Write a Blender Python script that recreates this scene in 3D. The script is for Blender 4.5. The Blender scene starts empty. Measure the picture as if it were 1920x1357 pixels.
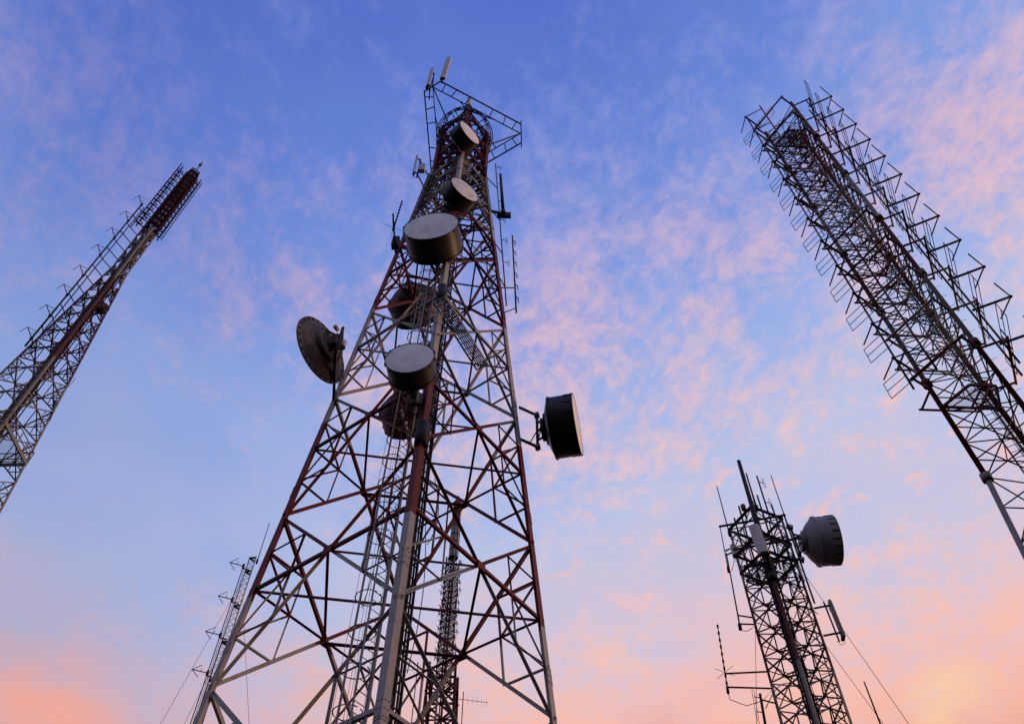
import bpy, math, random
from mathutils import Vector, Matrix
random.seed(7)
R = math.radians
scene = bpy.context.scene
col = scene.collection

# ---------------------------------------------------------------- camera
FPX, TH, ROLL = 1569.0, 0.9376362, -0.01067632       # focal length in photo pixels, elevation, roll
DV = Vector((0, math.cos(TH), math.sin(TH))); UV = Vector((0, -math.sin(TH), math.cos(TH))); XV = Vector((1, 0, 0))
CR = math.cos(ROLL) * XV - math.sin(ROLL) * UV
CU = math.sin(ROLL) * XV + math.cos(ROLL) * UV
cam_d = bpy.data.cameras.new("camera")
cam = bpy.data.objects.new("camera", cam_d); col.objects.link(cam)
cam_d.sensor_width = 36.0; cam_d.lens = FPX / 1920 * 36.0
cam_d.clip_start = 0.1; cam_d.clip_end = 20000
cam.matrix_world = Matrix(((CR.x, CU.x, -DV.x, 0), (CR.y, CU.y, -DV.y, 0), (CR.z, CU.z, -DV.z, 0), (0, 0, 0, 1)))
scene.camera = cam
GZ = -1.6                                            # the ground lies 1.6 m below the eye

def at(px, py, d):
    """point seen at photo pixel (px, py) at horizontal distance d from the photographer"""
    v = DV + CR * ((px - 960) / FPX) - CU * ((py - 678.5) / FPX)
    return v * (d / math.hypot(v.x, v.y))

# ---------------------------------------------------------------- light
SUN_EL, SUN_AZ = R(3.0), R(15)                      # low sun far to the right (angle from +X towards +Y)
w = bpy.data.worlds.new("World"); scene.world = w; w.use_nodes = True
nt = w.node_tree; nt.nodes.clear()
def N(t, **k):
    n = nt.nodes.new(t)
    for a, b in k.items(): setattr(n, a, b)
    return n
def L(a, b): nt.links.new(a, b)
def val(x, a, b, op, clamp=False):
    m = N('ShaderNodeMath', operation=op, use_clamp=clamp)
    for i, q in enumerate((a, b)):
        if q is None: continue
        if isinstance(q, (int, float)): m.inputs[i].default_value = q
        else: L(q, m.inputs[i])
    return m.outputs[0]
def mixc(f, a, b):
    m = N('ShaderNodeMix', data_type='RGBA')
    if isinstance(f, (int, float)): m.inputs[0].default_value = f
    else: L(f, m.inputs[0])
    for i, q in ((6, a), (7, b)):
        if isinstance(q, tuple): m.inputs[i].default_value = (*q, 1)
        else: L(q, m.inputs[i])
    return m.outputs[2]
def smooth(x, lo, hi, a=0.0, b=1.0):
    m = N('ShaderNodeMapRange', interpolation_type='SMOOTHSTEP')
    L(x, m.inputs[0])
    for i, q in enumerate((lo, hi, a, b)): m.inputs[i + 1].default_value = q
    return m.outputs[0]
def noise(vec, scale, detail=6, rough=0.55, dist=0.0, lac=2.0):
    n = N('ShaderNodeTexNoise'); L(vec, n.inputs['Vector'])
    n.inputs['Scale'].default_value = scale; n.inputs['Detail'].default_value = detail
    n.inputs['Roughness'].default_value = rough; n.inputs['Distortion'].default_value = dist
    n.inputs['Lacunarity'].default_value = lac
    return n.outputs['Fac']
tc = N('ShaderNodeTexCoord')
sky = N('ShaderNodeTexSky', sky_type='NISHITA', sun_disc=False, sun_elevation=SUN_EL, sun_rotation=math.pi / 2 - SUN_AZ,
        altitude=300, air_density=1.0, dust_density=1.2, ozone_density=2.5)
sep = N('ShaderNodeSeparateXYZ'); L(tc.outputs['Generated'], sep.inputs[0])
X, Y, Z = sep.outputs
el = val(None, Z, None, 'ARCSINE')                   # elevation in radians
# the cloud deck is a flat layer overhead: where each ray meets it
zc = val(None, Z, 0.06, 'MAXIMUM')
cx = val(None, X, zc, 'DIVIDE'); cy = val(None, Y, zc, 'DIVIDE')
cmb = N('ShaderNodeCombineXYZ'); L(cx, cmb.inputs[0]); L(cy, cmb.inputs[1])
P = cmb.outputs[0]
# clear air between the clouds: sky texture, graded by height above the horizon
def srgb(r, g, b):
    return tuple(((c/255 + 0.055)/1.055)**2.4 if c > 10 else c/255/12.92 for c in (r, g, b))
def by_height(stops):
    n = N('ShaderNodeValToRGB'); L(val(None, el, math.pi / 2, 'DIVIDE'), n.inputs[0]); e_ = n.color_ramp.elements
    while len(e_) < len(stops): e_.new(0.5)
    for e, (d_, c_) in zip(e_, stops): e.position = d_/90; e.color = (*srgb(*c_), 1)
    return n.outputs[0]
def mul(a, b):
    m = N('ShaderNodeMix', data_type='RGBA', blend_type='MULTIPLY'); m.inputs[0].default_value = 1.0
    L(a, m.inputs[6]); L(b, m.inputs[7]); return m.outputs[2]
def comb(*q):
    n = N('ShaderNodeCombineColor')
    for i, x in enumerate(q): L(x, n.inputs[i])
    return n.outputs[0]
big = noise(P, 1.9, 3, 0.5, 0.4)
warp = N('ShaderNodeVectorMath', operation='MULTIPLY_ADD'); wn = N('ShaderNodeTexNoise'); L(P, wn.inputs['Vector']); wn.inputs['Scale'].default_value = 4.0; wn.inputs['Detail'].default_value = 3
L(wn.outputs['Color'], warp.inputs[0]); warp.inputs[1].default_value = (0.07, 0.07, 0); L(P, warp.inputs[2])
rot = N('ShaderNodeMapping'); L(warp.outputs[0], rot.inputs['Vector']); rot.inputs['Rotation'].default_value = (0, 0, R(38)); rot.inputs['Scale'].default_value = (1.0, 0.80, 1)
Q = rot.outputs[0]
mid = noise(Q, 8.0, 6, 0.60, 0.3)
fine = noise(Q, 34.0, 7, 0.72, 0.3)
base_el = el
# the warm low cloud reaches higher in some places than in others, and higher on the right
el = val(None, val(None, el, val(None, big, 0.42, 'MULTIPLY'), 'ADD'), smooth(X, -0.45, 0.22, -0.21 + 0.11, -0.21 + 0.0), 'ADD')
air = by_height([(0, (60, 45, 48)), (16, (110, 80, 78)), (25, (225, 160, 145)), (30, (234, 184, 180)), (36, (208, 191, 208)), (42, (184, 191, 224)),
                 (49, (160, 178, 226)), (57, (134, 159, 222)), (67, (100, 128, 209)), (77, (83, 109, 198)), (90, (76, 100, 190))])
el = base_el
air = mul(air, comb(smooth(X, -0.55, -0.05, 0.70, 1.0), smooth(X, -0.55, -0.05, 0.74, 1.0), smooth(X, -0.55, -0.05, 0.85, 1.0)))
sc_sky = N('ShaderNodeVectorMath', operation='SCALE'); L(sky.outputs[0], sc_sky.inputs[0]); sc_sky.inputs['Scale'].default_value = 0.06
addc = N('ShaderNodeMix', data_type='RGBA', blend_type='ADD'); addc.inputs[0].default_value = 1.0
L(air, addc.inputs[6]); L(sc_sky.outputs[0], addc.inputs[7])
air = addc.outputs[2]
# broken high cloud, finely mottled
dens = val(None, val(None, val(None, big, 0.42, 'MULTIPLY'), val(None, mid, 0.55, 'MULTIPLY'), 'ADD'), val(None, fine, 0.52, 'MULTIPLY'), 'ADD')
cover = val(None, dens, smooth(X, -0.50, 0.25, -0.02, 0.035), 'ADD')
cover = val(None, cover, smooth(el, R(56), R(76), 0.02, -0.06), 'ADD')
cover = val(None, cover, smooth(el, R(48), R(41), 0.0, -0.10), 'ADD')
cover = val(None, cover, smooth(el, R(39), R(29), 0.0, 0.14), 'ADD')
mask = val(None, smooth(cover, 0.66, 0.97, 0.0, 0.85), smooth(X, -0.42, -0.10, 0.34, 1.0), 'MULTIPLY')
ccol = by_height([(0, (90, 60, 58)), (16, (160, 110, 100)), (25, (240, 170, 145)), (30, (250, 188, 168)), (38, (249, 200, 184)), (46, (248, 200, 188)), (55, (234, 193, 200)),
                  (62, (194, 178, 214)), (68, (150, 160, 218)), (77, (124, 141, 211)), (90, (110, 125, 200))])
ccol = mul(ccol, comb(smooth(X, -0.5, 0.1, 0.80, 1.0), smooth(X, -0.5, 0.1, 0.80, 1.0), smooth(X, -0.5, 0.1, 0.92, 1.0)))
skyc = mixc(mask, air, ccol)
# small lit puffs in the clearer belt, and two warm banks of low cloud
puff = val(None, smooth(noise(Q, 13.0, 7, 0.66, 0.6), 0.54, 0.70), val(None, smooth(el, R(34), R(39)), smooth(el, R(50), R(46)), 'MULTIPLY'), 'MULTIPLY')
puff = val(None, val(None, puff, smooth(X, -0.02, 0.08), 'MULTIPLY'), 0.85, 'MULTIPLY')
skyc = mixc(puff, skyc, srgb(246, 194, 188))
def bank(px, py, deg, colour, amount, lo, hi):
    v = (DV + CR * ((px - 960)/FPX) - CU * ((py - 678.5)/FPX)).normalized()
    d = N('ShaderNodeVectorMath', operation='DOT_PRODUCT'); L(tc.outputs['Generated'], d.inputs[0]); d.inputs[1].default_value = v
    f = val(None, smooth(d.outputs['Value'], math.cos(R(deg)), 1.0, 0.0, amount), smooth(val(None, big, val(None, mid, 0.6, 'MULTIPLY'), 'ADD'), lo, hi), 'MULTIPLY')
    return mixc(f, skyc, srgb(*colour))
skyc = bank(50, 1400, 6.5, (252, 168, 138), 0.75, 0.50, 1.0)
skyc = bank(1800, 1325, 3.6, (252, 226, 168), 0.40, 0.78, 1.05)
# the side of the sky behind the photographer is brighter and cooler, the low sky in front is dusky
back = N('ShaderNodeMix', data_type='RGBA'); L(smooth(Y, 0.12, -0.55), back.inputs[0]); L(skyc, back.inputs[6])
L(by_height([(0, (45, 40, 55)), (12, (95, 88, 112)), (25, (180, 174, 204)), (45, (222, 222, 252)), (65, (160, 176, 232)), (90, (85, 106, 192))]), back.inputs[7])
skyc = back.outputs[2]
# glow of the low sun along the right-hand horizon, below the picture
az = val(None, Y, X, 'ARCTAN2')
gl = val(None, smooth(val(None, val(None, az, -SUN_AZ, 'ADD'), None, 'ABSOLUTE'), R(55), 0.0), smooth(el, R(24), R(3)), 'MULTIPLY')
skyc = mixc(gl, skyc, (2.6, 1.15, 0.55))
# nothing shines from below the horizon
bg = N('ShaderNodeBackground'); L(skyc, bg.inputs[0]); bg.inputs[1].default_value = 1.0
wo = N('ShaderNodeOutputWorld'); L(bg.outputs[0], wo.inputs[0])

sun_d = bpy.data.lights.new("sun", 'SUN'); sun_d.energy = 1.7; sun_d.angle = R(4); sun_d.color = (1.0, 0.62, 0.36)
sun = bpy.data.objects.new("sun", sun_d); col.objects.link(sun)
sdir = Vector((math.cos(SUN_AZ) * math.cos(SUN_EL), math.sin(SUN_AZ) * math.cos(SUN_EL), math.sin(SUN_EL)))
sun.rotation_euler = (-sdir).to_track_quat('-Z', 'Y').to_euler()
sun.location = sdir * 300
vs = scene.view_settings
vs.view_transform = 'Standard'; vs.look = 'None'; vs.exposure = 0.0; vs.gamma = 1.0; vs.use_curve_mapping = False
scene.cycles.max_bounces = 4; scene.cycles.diffuse_bounces = 3

# ---------------------------------------------------------------- materials
def new_mat(name):
    m = bpy.data.materials.new(name); m.use_nodes = True
    return m, m.node_tree, m.node_tree.nodes['Principled BSDF']
def worn(name, base, dirt, rough=0.5, scale=6.0, lo=0.42, hi=0.75, amount=0.75, metal=0.0, bump=0.0, spec=0.15):
    m, t, b = new_mat(name)
    g = t.nodes.new('ShaderNodeNewGeometry')
    n = t.nodes.new('ShaderNodeTexNoise'); n.inputs['Scale'].default_value = scale; n.inputs['Detail'].default_value = 7; n.inputs['Roughness'].default_value = 0.65
    t.links.new(g.outputs['Position'], n.inputs['Vector'])
    r = t.nodes.new('ShaderNodeMapRange'); r.inputs[1].default_value = lo; r.inputs[2].default_value = hi; r.inputs[4].default_value = amount
    t.links.new(n.outputs['Fac'], r.inputs[0])
    x = t.nodes.new('ShaderNodeMix'); x.data_type = 'RGBA'; x.inputs[6].default_value = (*base, 1); x.inputs[7].default_value = (*dirt, 1)
    t.links.new(r.outputs[0], x.inputs[0]); t.links.new(x.outputs[2], b.inputs['Base Color'])
    b.inputs['Specular IOR Level'].default_value = spec; b.inputs['Roughness'].default_value = rough; b.inputs['Metallic'].default_value = metal
    if bump:
        bp = t.nodes.new('ShaderNodeBump'); bp.inputs['Strength'].default_value = bump; bp.inputs['Distance'].default_value = 0.02
        t.links.new(n.outputs['Fac'], bp.inputs['Height']); t.links.new(bp.outputs[0], b.inputs['Normal'])
    return m
RED, WHITE = (0.11, 0.008, 0.006), (0.28, 0.27, 0.27)
def banded(name, zs, first_white, red=RED, white=WHITE):
    """aviation paint: red and white sections of a tower, changing at the heights zs"""
    m, t, b = new_mat(name)
    g = t.nodes.new('ShaderNodeNewGeometry'); s = t.nodes.new('ShaderNodeSeparateXYZ'); t.links.new(g.outputs['Position'], s.inputs[0])
    lo, hi = zs[0] - 10.0, zs[-1] + 10.0
    mr = t.nodes.new('ShaderNodeMapRange'); mr.inputs[1].default_value = lo; mr.inputs[2].default_value = hi
    t.links.new(s.outputs[2], mr.inputs[0])
    rp = t.nodes.new('ShaderNodeValToRGB'); rp.color_ramp.interpolation = 'CONSTANT'; t.links.new(mr.outputs[0], rp.inputs[0])
    es = rp.color_ramp.elements
    pos = [0.0] + [(z - lo) / (hi - lo) for z in zs]
    while len(es) < len(pos): es.new(0.99)
    wht = first_white
    for e, p_ in zip(es, pos):
        e.position = p_; e.color = (1, 1, 1, 1) if wht else (0, 0, 0, 1); wht = not wht
    n = t.nodes.new('ShaderNodeTexNoise'); n.inputs['Scale'].default_value = 2.3; n.inputs['Detail'].default_value = 9; n.inputs['Roughness'].default_value = 0.7
    t.links.new(g.outputs['Position'], n.inputs['Vector'])
    f = t.nodes.new('ShaderNodeMapRange'); f.inputs[1].default_value = 0.50; f.inputs[2].default_value = 0.78; f.inputs[4].default_value = 0.75
    t.links.new(n.outputs['Fac'], f.inputs[0])
    n2 = t.nodes.new('ShaderNodeTexNoise'); n2.inputs['Scale'].default_value = 19.0; n2.inputs['Detail'].default_value = 5; n2.inputs['Roughness'].default_value = 0.8
    t.links.new(g.outputs['Position'], n2.inputs['Vector'])
    f2 = t.nodes.new('ShaderNodeMapRange'); f2.inputs[1].default_value = 0.57; f2.inputs[2].default_value = 0.66; f2.inputs[4].default_value = 0.8
    t.links.new(n2.outputs['Fac'], f2.inputs[0])
    fm = t.nodes.new('ShaderNodeMath'); fm.operation = 'MAXIMUM'; t.links.new(f.outputs[0], fm.inputs[0]); t.links.new(f2.outputs[0], fm.inputs[1]); f = fm
    wa = t.nodes.new('ShaderNodeMix'); wa.data_type = 'RGBA'; wa.inputs[6].default_value = (*white, 1); wa.inputs[7].default_value = (0.14, 0.10, 0.08, 1); t.links.new(f.outputs[0], wa.inputs[0])
    ra = t.nodes.new('ShaderNodeMix'); ra.data_type = 'RGBA'; ra.inputs[6].default_value = (*red, 1); ra.inputs[7].default_value = (0.055, 0.012, 0.009, 1); t.links.new(f.outputs[0], ra.inputs[0])
    x = t.nodes.new('ShaderNodeMix'); x.data_type = 'RGBA'
    t.links.new(rp.outputs[0], x.inputs[0]); t.links.new(ra.outputs[2], x.inputs[6]); t.links.new(wa.outputs[2], x.inputs[7])
    t.links.new(x.outputs[2], b.inputs['Base Color']); b.inputs['Roughness'].default_value = 0.6; b.inputs['Specular IOR Level'].default_value = 0.2
    return m
M = dict(
    steel=worn('dark_steel', (0.022, 0.020, 0.021), (0.04, 0.02, 0.014), 0.6),
    galv=worn('galvanised_steel', (0.26, 0.25, 0.25), (0.13, 0.09, 0.06), 0.5),
    black=worn('black_cable_jacket', (0.018, 0.018, 0.020), (0.03, 0.028, 0.027), 0.6),
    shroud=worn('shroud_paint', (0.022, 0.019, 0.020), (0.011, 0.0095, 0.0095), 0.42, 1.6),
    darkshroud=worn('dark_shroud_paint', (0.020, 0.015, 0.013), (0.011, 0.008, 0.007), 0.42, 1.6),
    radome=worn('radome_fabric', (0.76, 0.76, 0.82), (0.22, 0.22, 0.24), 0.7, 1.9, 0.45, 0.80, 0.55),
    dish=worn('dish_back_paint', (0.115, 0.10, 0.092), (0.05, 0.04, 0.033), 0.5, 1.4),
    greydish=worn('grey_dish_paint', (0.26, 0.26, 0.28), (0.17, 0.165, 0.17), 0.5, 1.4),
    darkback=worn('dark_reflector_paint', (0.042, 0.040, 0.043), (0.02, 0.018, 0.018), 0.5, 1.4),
    greypanel=worn('grey_antenna_plastic', (0.16, 0.16, 0.17), (0.09, 0.085, 0.08), 0.5, 3.0),
    panel=worn('panel_antenna_plastic', (0.52, 0.50, 0.50), (0.32, 0.29, 0.27), 0.45, 3.0),
    redpaint=worn('red_paint', RED, (0.10, 0.035, 0.025), 0.5),
    deepred=worn('deep_red_paint', (0.030, 0.004, 0.0035), (0.012, 0.004, 0.004), 0.8, spec=0.03),
    whitepaint=worn('white_paint', WHITE, (0.22, 0.15, 0.11), 0.5),
    lamp=worn('red_beacon_glass', (0.22, 0.01, 0.01), (0.12, 0.01, 0.01), 0.15),
    concrete=worn('concrete', (0.32, 0.30, 0.28), (0.2, 0.18, 0.16), 0.9, 2.0),
    ground=worn('dry_grass_ground', (0.016, 0.017, 0.012), (0.026, 0.023, 0.018), 0.95, 0.35, 0.4, 0.65, 1.0, bump=0.4),
)
def mesh_mat():
    """expanded-metal walkway: steel with real holes (transparent between the strands)"""
    m, t, b = new_mat('expanded_metal')
    b.inputs['Base Color'].default_value = (0.22, 0.21, 0.21, 1); b.inputs['Roughness'].default_value = 0.6
    g = t.nodes.new('ShaderNodeTexCoord')
    v = t.nodes.new('ShaderNodeTexVoronoi'); v.feature = 'DISTANCE_TO_EDGE'; v.inputs['Scale'].default_value = 15.0; v.inputs['Randomness'].default_value = 0.15
    t.links.new(g.outputs['Object'], v.inputs['Vector'])
    c = t.nodes.new('ShaderNodeMath'); c.operation = 'LESS_THAN'; c.inputs[1].default_value = 0.085; t.links.new(v.outputs['Distance'], c.inputs[0])
    t.links.new(c.outputs[0], b.inputs['Alpha'])
    return m
M['mesh'] = mesh_mat()

# ---------------------------------------------------------------- mesh builder
class MB:
    def __init__(s): s.v = []; s.f = []; s.sm = []
    def quadstrip(s, rings, close=True, caps=True, smooth=False):
        b = len(s.v); n = len(rings[0])
        for r in rings: s.v += [tuple(p) for p in r]
        for i in range(len(rings) - 1):
            for j in range(n if close else n - 1):
                k = (j + 1) % n
                s.f.append((b + i*n + j, b + i*n + k, b + (i+1)*n + k, b + (i+1)*n + j)); s.sm.append(smooth)
        if caps:
            s.f.append(tuple(b + j for j in reversed(range(n)))); s.sm.append(False)
            s.f.append(tuple(b + (len(rings)-1)*n + j for j in range(n))); s.sm.append(False)
        return s
    @staticmethod
    def frame(d, hint=None):
        d = d.normalized(); h = hint if hint is not None else Vector((0, 0, 1))
        x = h - d * h.dot(d)
        if x.length < 1e-4: x = Vector((1, 0, 0)) - d * d.x
        x.normalize(); return x, d.cross(x)
    def bar(s, p, q, a, b=None, hint=None):
        """rectangular bar; a is its size along hint, b across"""
        p, q = Vector(p), Vector(q); b = a if b is None else b
        x, y = s.frame(q - p, hint)
        o = [x*a/2 + y*b/2, -x*a/2 + y*b/2, -x*a/2 - y*b/2, x*a/2 - y*b/2]
        return s.quadstrip([[p + k for k in o], [q + k for k in o]])
    def angle(s, p, q, w, t, u, v):
        """L section: corner along p-q, flanges of width w pointing along u and v"""
        p, q = Vector(p), Vector(q)
        d = (q - p).normalized()
        u = (u - d*u.dot(d)).normalized(); v = (v - d*v.dot(d)).normalized()
        o = [Vector(), u*w, u*w + v*t, u*t + v*t, u*t + v*w, v*w]
        if d.dot(u.cross(v)) < 0: o = o[::-1]
        return s.quadstrip([[p + k for k in o], [q + k for k in o]])
    def tube(s, p, q, r, n=8, r2=None, smooth=True):
        p, q = Vector(p), Vector(q); r2 = r if r2 is None else r2
        x, y = s.frame(q - p)
        c = [(math.cos(2*math.pi*i/n), math.sin(2*math.pi*i/n)) for i in range(n)]
        return s.quadstrip([[p + x*r*a + y*r*b for a, b in c], [q + x*r2*a + y*r2*b for a, b in c]], smooth=smooth)
    def path(s, pts, r, n=6, closed=False):
        pts = [Vector(p) for p in pts]; rings = []
        m = len(pts)
        for i, p in enumerate(pts):
            a = pts[(i-1) % m] if (closed or i) else p; b = pts[(i+1) % m] if (closed or i < m-1) else p
            x, y = s.frame(b - a)
            rings.append([p + x*r*math.cos(2*math.pi*k/n) + y*r*math.sin(2*math.pi*k/n) for k in range(n)])
        if closed: rings.append(rings[0])
        return s.quadstrip(rings, caps=not closed, smooth=True)
    def lathe(s, o, d, prof, n=40, smooth=True, caps=True):
        """prof: (distance along d, radius)"""
        o = Vector(o); d = Vector(d).normalized(); x, y = s.frame(d)
        for i in range(len(prof) - 1):     # one strip per segment keeps the rims crisp
            rr = [[o + d*a + x*r*math.cos(2*math.pi*k/n) + y*r*math.sin(2*math.pi*k/n) for k in range(n)] for a, r in prof[i:i+2]]
            s.quadstrip(rr, caps=False, smooth=smooth)
        if caps:
            for (a, r), fl in ((prof[0], True), (prof[-1], False)):
                if r > 1e-4:
                    b = len(s.v); s.v += [tuple(o + d*a + x*r*math.cos(2*math.pi*k/n) + y*r*math.sin(2*math.pi*k/n)) for k in range(n)]
                    ids = [b + k for k in range(n)]; s.f.append(tuple(reversed(ids)) if fl else tuple(ids)); s.sm.append(False)
        return s
    def box(s, c, u, v, wv):
        """box: centre and three half-edge vectors"""
        c = Vector(c); o = [u + v, -u + v, -u - v, u - v]
        return s.quadstrip([[c - wv + k for k in o], [c + wv + k for k in o]])
    def ball(s, c, r, n=12):
        return s.lathe(Vector(c), Vector((0, 0, 1)), [(-r*math.cos(math.pi*i/8), max(r*math.sin(math.pi*i/8), 1e-5)) for i in range(9)], n, caps=False)
    def build(s, name, mat, parent=None):
        off = Vector(parent_world(parent)) if parent is not None else Vector()
        me = bpy.data.meshes.new(name)
        me.from_pydata([tuple(Vector(p) - off) for p in s.v], [], s.f)
        me.polygons.foreach_set('use_smooth', s.sm)
        me.materials.append(mat); me.update()
        o = bpy.data.objects.new(name, me); col.objects.link(o)
        if parent is not None: o.parent = parent
        return o
def parent_world(o):
    p = Vector()
    while o is not None: p += o.location; o = o.parent
    return p
def tag(o, label=None, cat=None, group=None, kind=None):
    if label: o['label'] = label
    if cat: o['category'] = cat
    if group: o['group'] = group
    if kind: o['kind'] = kind
    return o
def thing(name, label, cat, loc, group=None):
    o = bpy.data.objects.new(name, None); col.objects.link(o); o.location = loc
    o.empty_display_size = 0.3
    return tag(o, label, cat, group)
def pol(r, a): return Vector((r*math.cos(a), r*math.sin(a), 0))
UP = Vector((0, 0, 1))

# ---------------------------------------------------------------- ground
g = MB(); S = 6000; n = 24
g.v = [(-S + 2*S*i/n, -S + 2*S*j/n, GZ) for i in range(n+1) for j in range(n+1)]
g.f = [(i*(n+1)+j, (i+1)*(n+1)+j, (i+1)*(n+1)+j+1, i*(n+1)+j+1) for i in range(n) for j in range(n)]; g.sm = [False]*len(g.f)
tag(g.build('ground', M['ground']), kind='structure')

# ---------------------------------------------------------------- lattice towers
def px_of(p):
    d = p.dot(DV)
    if d < 0.5: return None
    return 960 + FPX*p.dot(CR)/d, 678.5 - FPX*p.dot(CU)/d
class Queue:
    """collects the bars of a tower; the 96 that show largest of each kind become parts of their own, the rest one part"""
    def __init__(s): s.q = {}
    def add(s, name, mb):
        ps = [px_of(Vector(mb.v[i])) for i in (0, len(mb.v)//2, -1)]
        vis = any(p and -60 < p[0] < 1980 and -60 < p[1] < 1420 for p in ps)
        ln = math.hypot(ps[0][0]-ps[-1][0], ps[0][1]-ps[-1][1]) if vis and ps[0] and ps[-1] else 0
        s.q.setdefault(name, []).append((ln if vis else -1, mb))
    def flush(s, mat, root):
        for name, l in s.q.items():
            l.sort(key=lambda t: -t[0]); own = [m for v, m in l if v >= 0][:96]; rest = [m for v, m in l if v < 0] + [m for v, m in l if v >= 0][96:]
            for m in own: m.build(name, mat, root)
            if rest:
                a = MB()
                for m in rest:
                    o = len(a.v); a.v += m.v; a.f += [tuple(i + o for i in f) for f in m.f]; a.sm += m.sm
                tag(a.build(name, mat, root), kind='stuff')
def lattice(root, mat, legs, nodes, leg_size, diag, horiz, sec, section='angle', corner=None, secondaries=True, plan=True, tie=False, gusset=0.0, legbreaks=None):
    """legs(k, z) -> position of leg k; nodes: heights where the crossed braces meet the legs"""
    nl = corner; Q = Queue()
    cen = lambda z: sum((legs(k, z) for k in range(nl)), Vector()) / nl
    zb = legbreaks or [nodes[0], nodes[-1]]
    for k in range(nl):
        mb = MB()
        for z0, z1 in zip(zb, zb[1:]):
            p, q = legs(k, z0), legs(k, z1)
            if section == 'angle':
                u = legs((k+1) % nl, z0) - p; v = legs((k-1) % nl, z0) - p; u.z = v.z = 0
                mb.angle(p, q, leg_size, leg_size*0.12, u, v)
            else: mb.tube(p, q, leg_size/2, 10)
        mb.build('leg', mat, root)
    for i in range(len(nodes) - 1):
        z0, z1 = nodes[i], nodes[i+1]
        w0 = (legs(0, z0) - legs(1, z0)).length; w1 = (legs(0, z1) - legs(1, z1)).length
        zh = z0 + (z1 - z0) * w0 / (w0 + w1)
        mids = []
        for k in range(nl):
            j = (k+1) % nl
            A0, B0, A1, B1, Ah, Bh = legs(k, z0), legs(j, z0), legs(k, z1), legs(j, z1), legs(k, zh), legs(j, zh)
            out = (A0 + B0)/2 - cen(z0); out.z = 0; out.normalize()
            inn = -out
            for a, b, s_ in ((A0, B1, 0.0), (B0, A1, 1.0)):
                mb = MB(); o2 = inn * (diag*0.15 + s_*diag*0.12)
                if section == 'angle': mb.angle(a + o2 + inn*diag, b + o2 + inn*diag, diag, diag*0.14, UP, out)
                else: mb.tube(a, b, diag/2, 6)
                Q.add('diagonal_brace', mb)
            mb = MB(); o2 = inn * diag*0.45
            if section == 'angle': mb.angle(Ah + o2, Bh + o2, horiz, horiz*0.14, UP, inn)
            else: mb.tube(Ah, Bh, horiz/2, 6)
            Q.add('horizontal_beam', mb)
            Nn = (Ah + Bh)/2; mids.append(Nn)
            if gusset:
                mb = MB(); t_ = (Bh - Ah).normalized()
                mb.box(Nn + inn*diag*0.1, t_*gusset, inn*0.012, UP*gusset*0.8)
                Q.add('gusset_plate', mb)
            if secondaries:
                for E0, Eh, E1 in ((A0, Ah, A1), (B0, Bh, B1)):
                    mb = MB()
                    for Ez in (E0, E1):
                        Dm = (Ez + Nn)/2; Lm = (Ez*0.5 + Eh*0.5); Hm = (Eh + Nn)/2
                        o3 = inn * diag*0.5
                        for a, b in ((Dm, Lm), (Dm, Hm), (Lm, Hm)):
                            stp = abs((b-a).normalized().z) < 0.9
                            if section == 'angle': mb.angle(a + o3 + inn*sec, b + o3 + inn*sec, sec, sec*0.16, UP if stp else out, out if stp else (Bh-Ah))
                            else: mb.tube(a, b, sec/2, 5)
                    Q.add('secondary_bracing', mb)
        if plan:
            mb = MB()
            for k in range(nl):
                a, b = mids[k], mids[(k+1) % nl]
                if section == 'angle': mb.angle(a, b, sec*1.3, sec*0.2, UP*-1, (cen(zh) - (a+b)/2))
                else: mb.tube(a, b, sec/2, 5)
            Q.add('plan_bracing', mb)
            if tie:
                mb = MB(); mb.bar(legs(3, zh), legs(1, zh), sec*1.2, sec*0.8); Q.add('tie_bar', mb)
    Q.flush(mat, root)

# ================================================================= MAIN TOWER
C1 = Vector((-3.5188, 22.1144, 0)); PH1 = 0.146
WTOP = 1.78
def w1(z): return max(5 - 0.08563*(z - 13.41), WTOP)
def leg1(k, z):                                      # 0 = near, 1 = right, 2 = back, 3 = left
    a = PH1 + (-math.pi/2, 0, math.pi/2, math.pi)[k]
    return C1 + pol(w1(z), a) + UP*z
ZK = 13.41 + (5 - WTOP)/0.08563                      # where the taper stops
bands1 = banded('main_tower_paint', [8.2, 16.6, 25.0, 33.4, 41.8, 50.2], False)
T1 = thing('lattice_tower', 'tall red and white four-legged lattice tower in the middle carrying many drum dishes', 'tower', (C1.x, C1.y, GZ))
lattice(T1, bands1, leg1, [-1.3, 6.8, 13.41, 20.01, 26.72, 33.36, 40.0, 43.4, 46.5, 48.4, 50.1, 51.9, 53.7, 56.0, 58.2], 0.235, 0.12, 0.105, 0.064, corner=4,
        tie=True, gusset=0.17, legbreaks=[-1.4, ZK, 58.2])
mb = MB()
for k in range(4): p = leg1(k, GZ); mb.box(p + UP*0.1, Vector((0.5, 0, 0)), Vector((0, 0.5, 0)), UP*0.2)
mb.build('concrete_footing', M['concrete'], T1)
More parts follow.
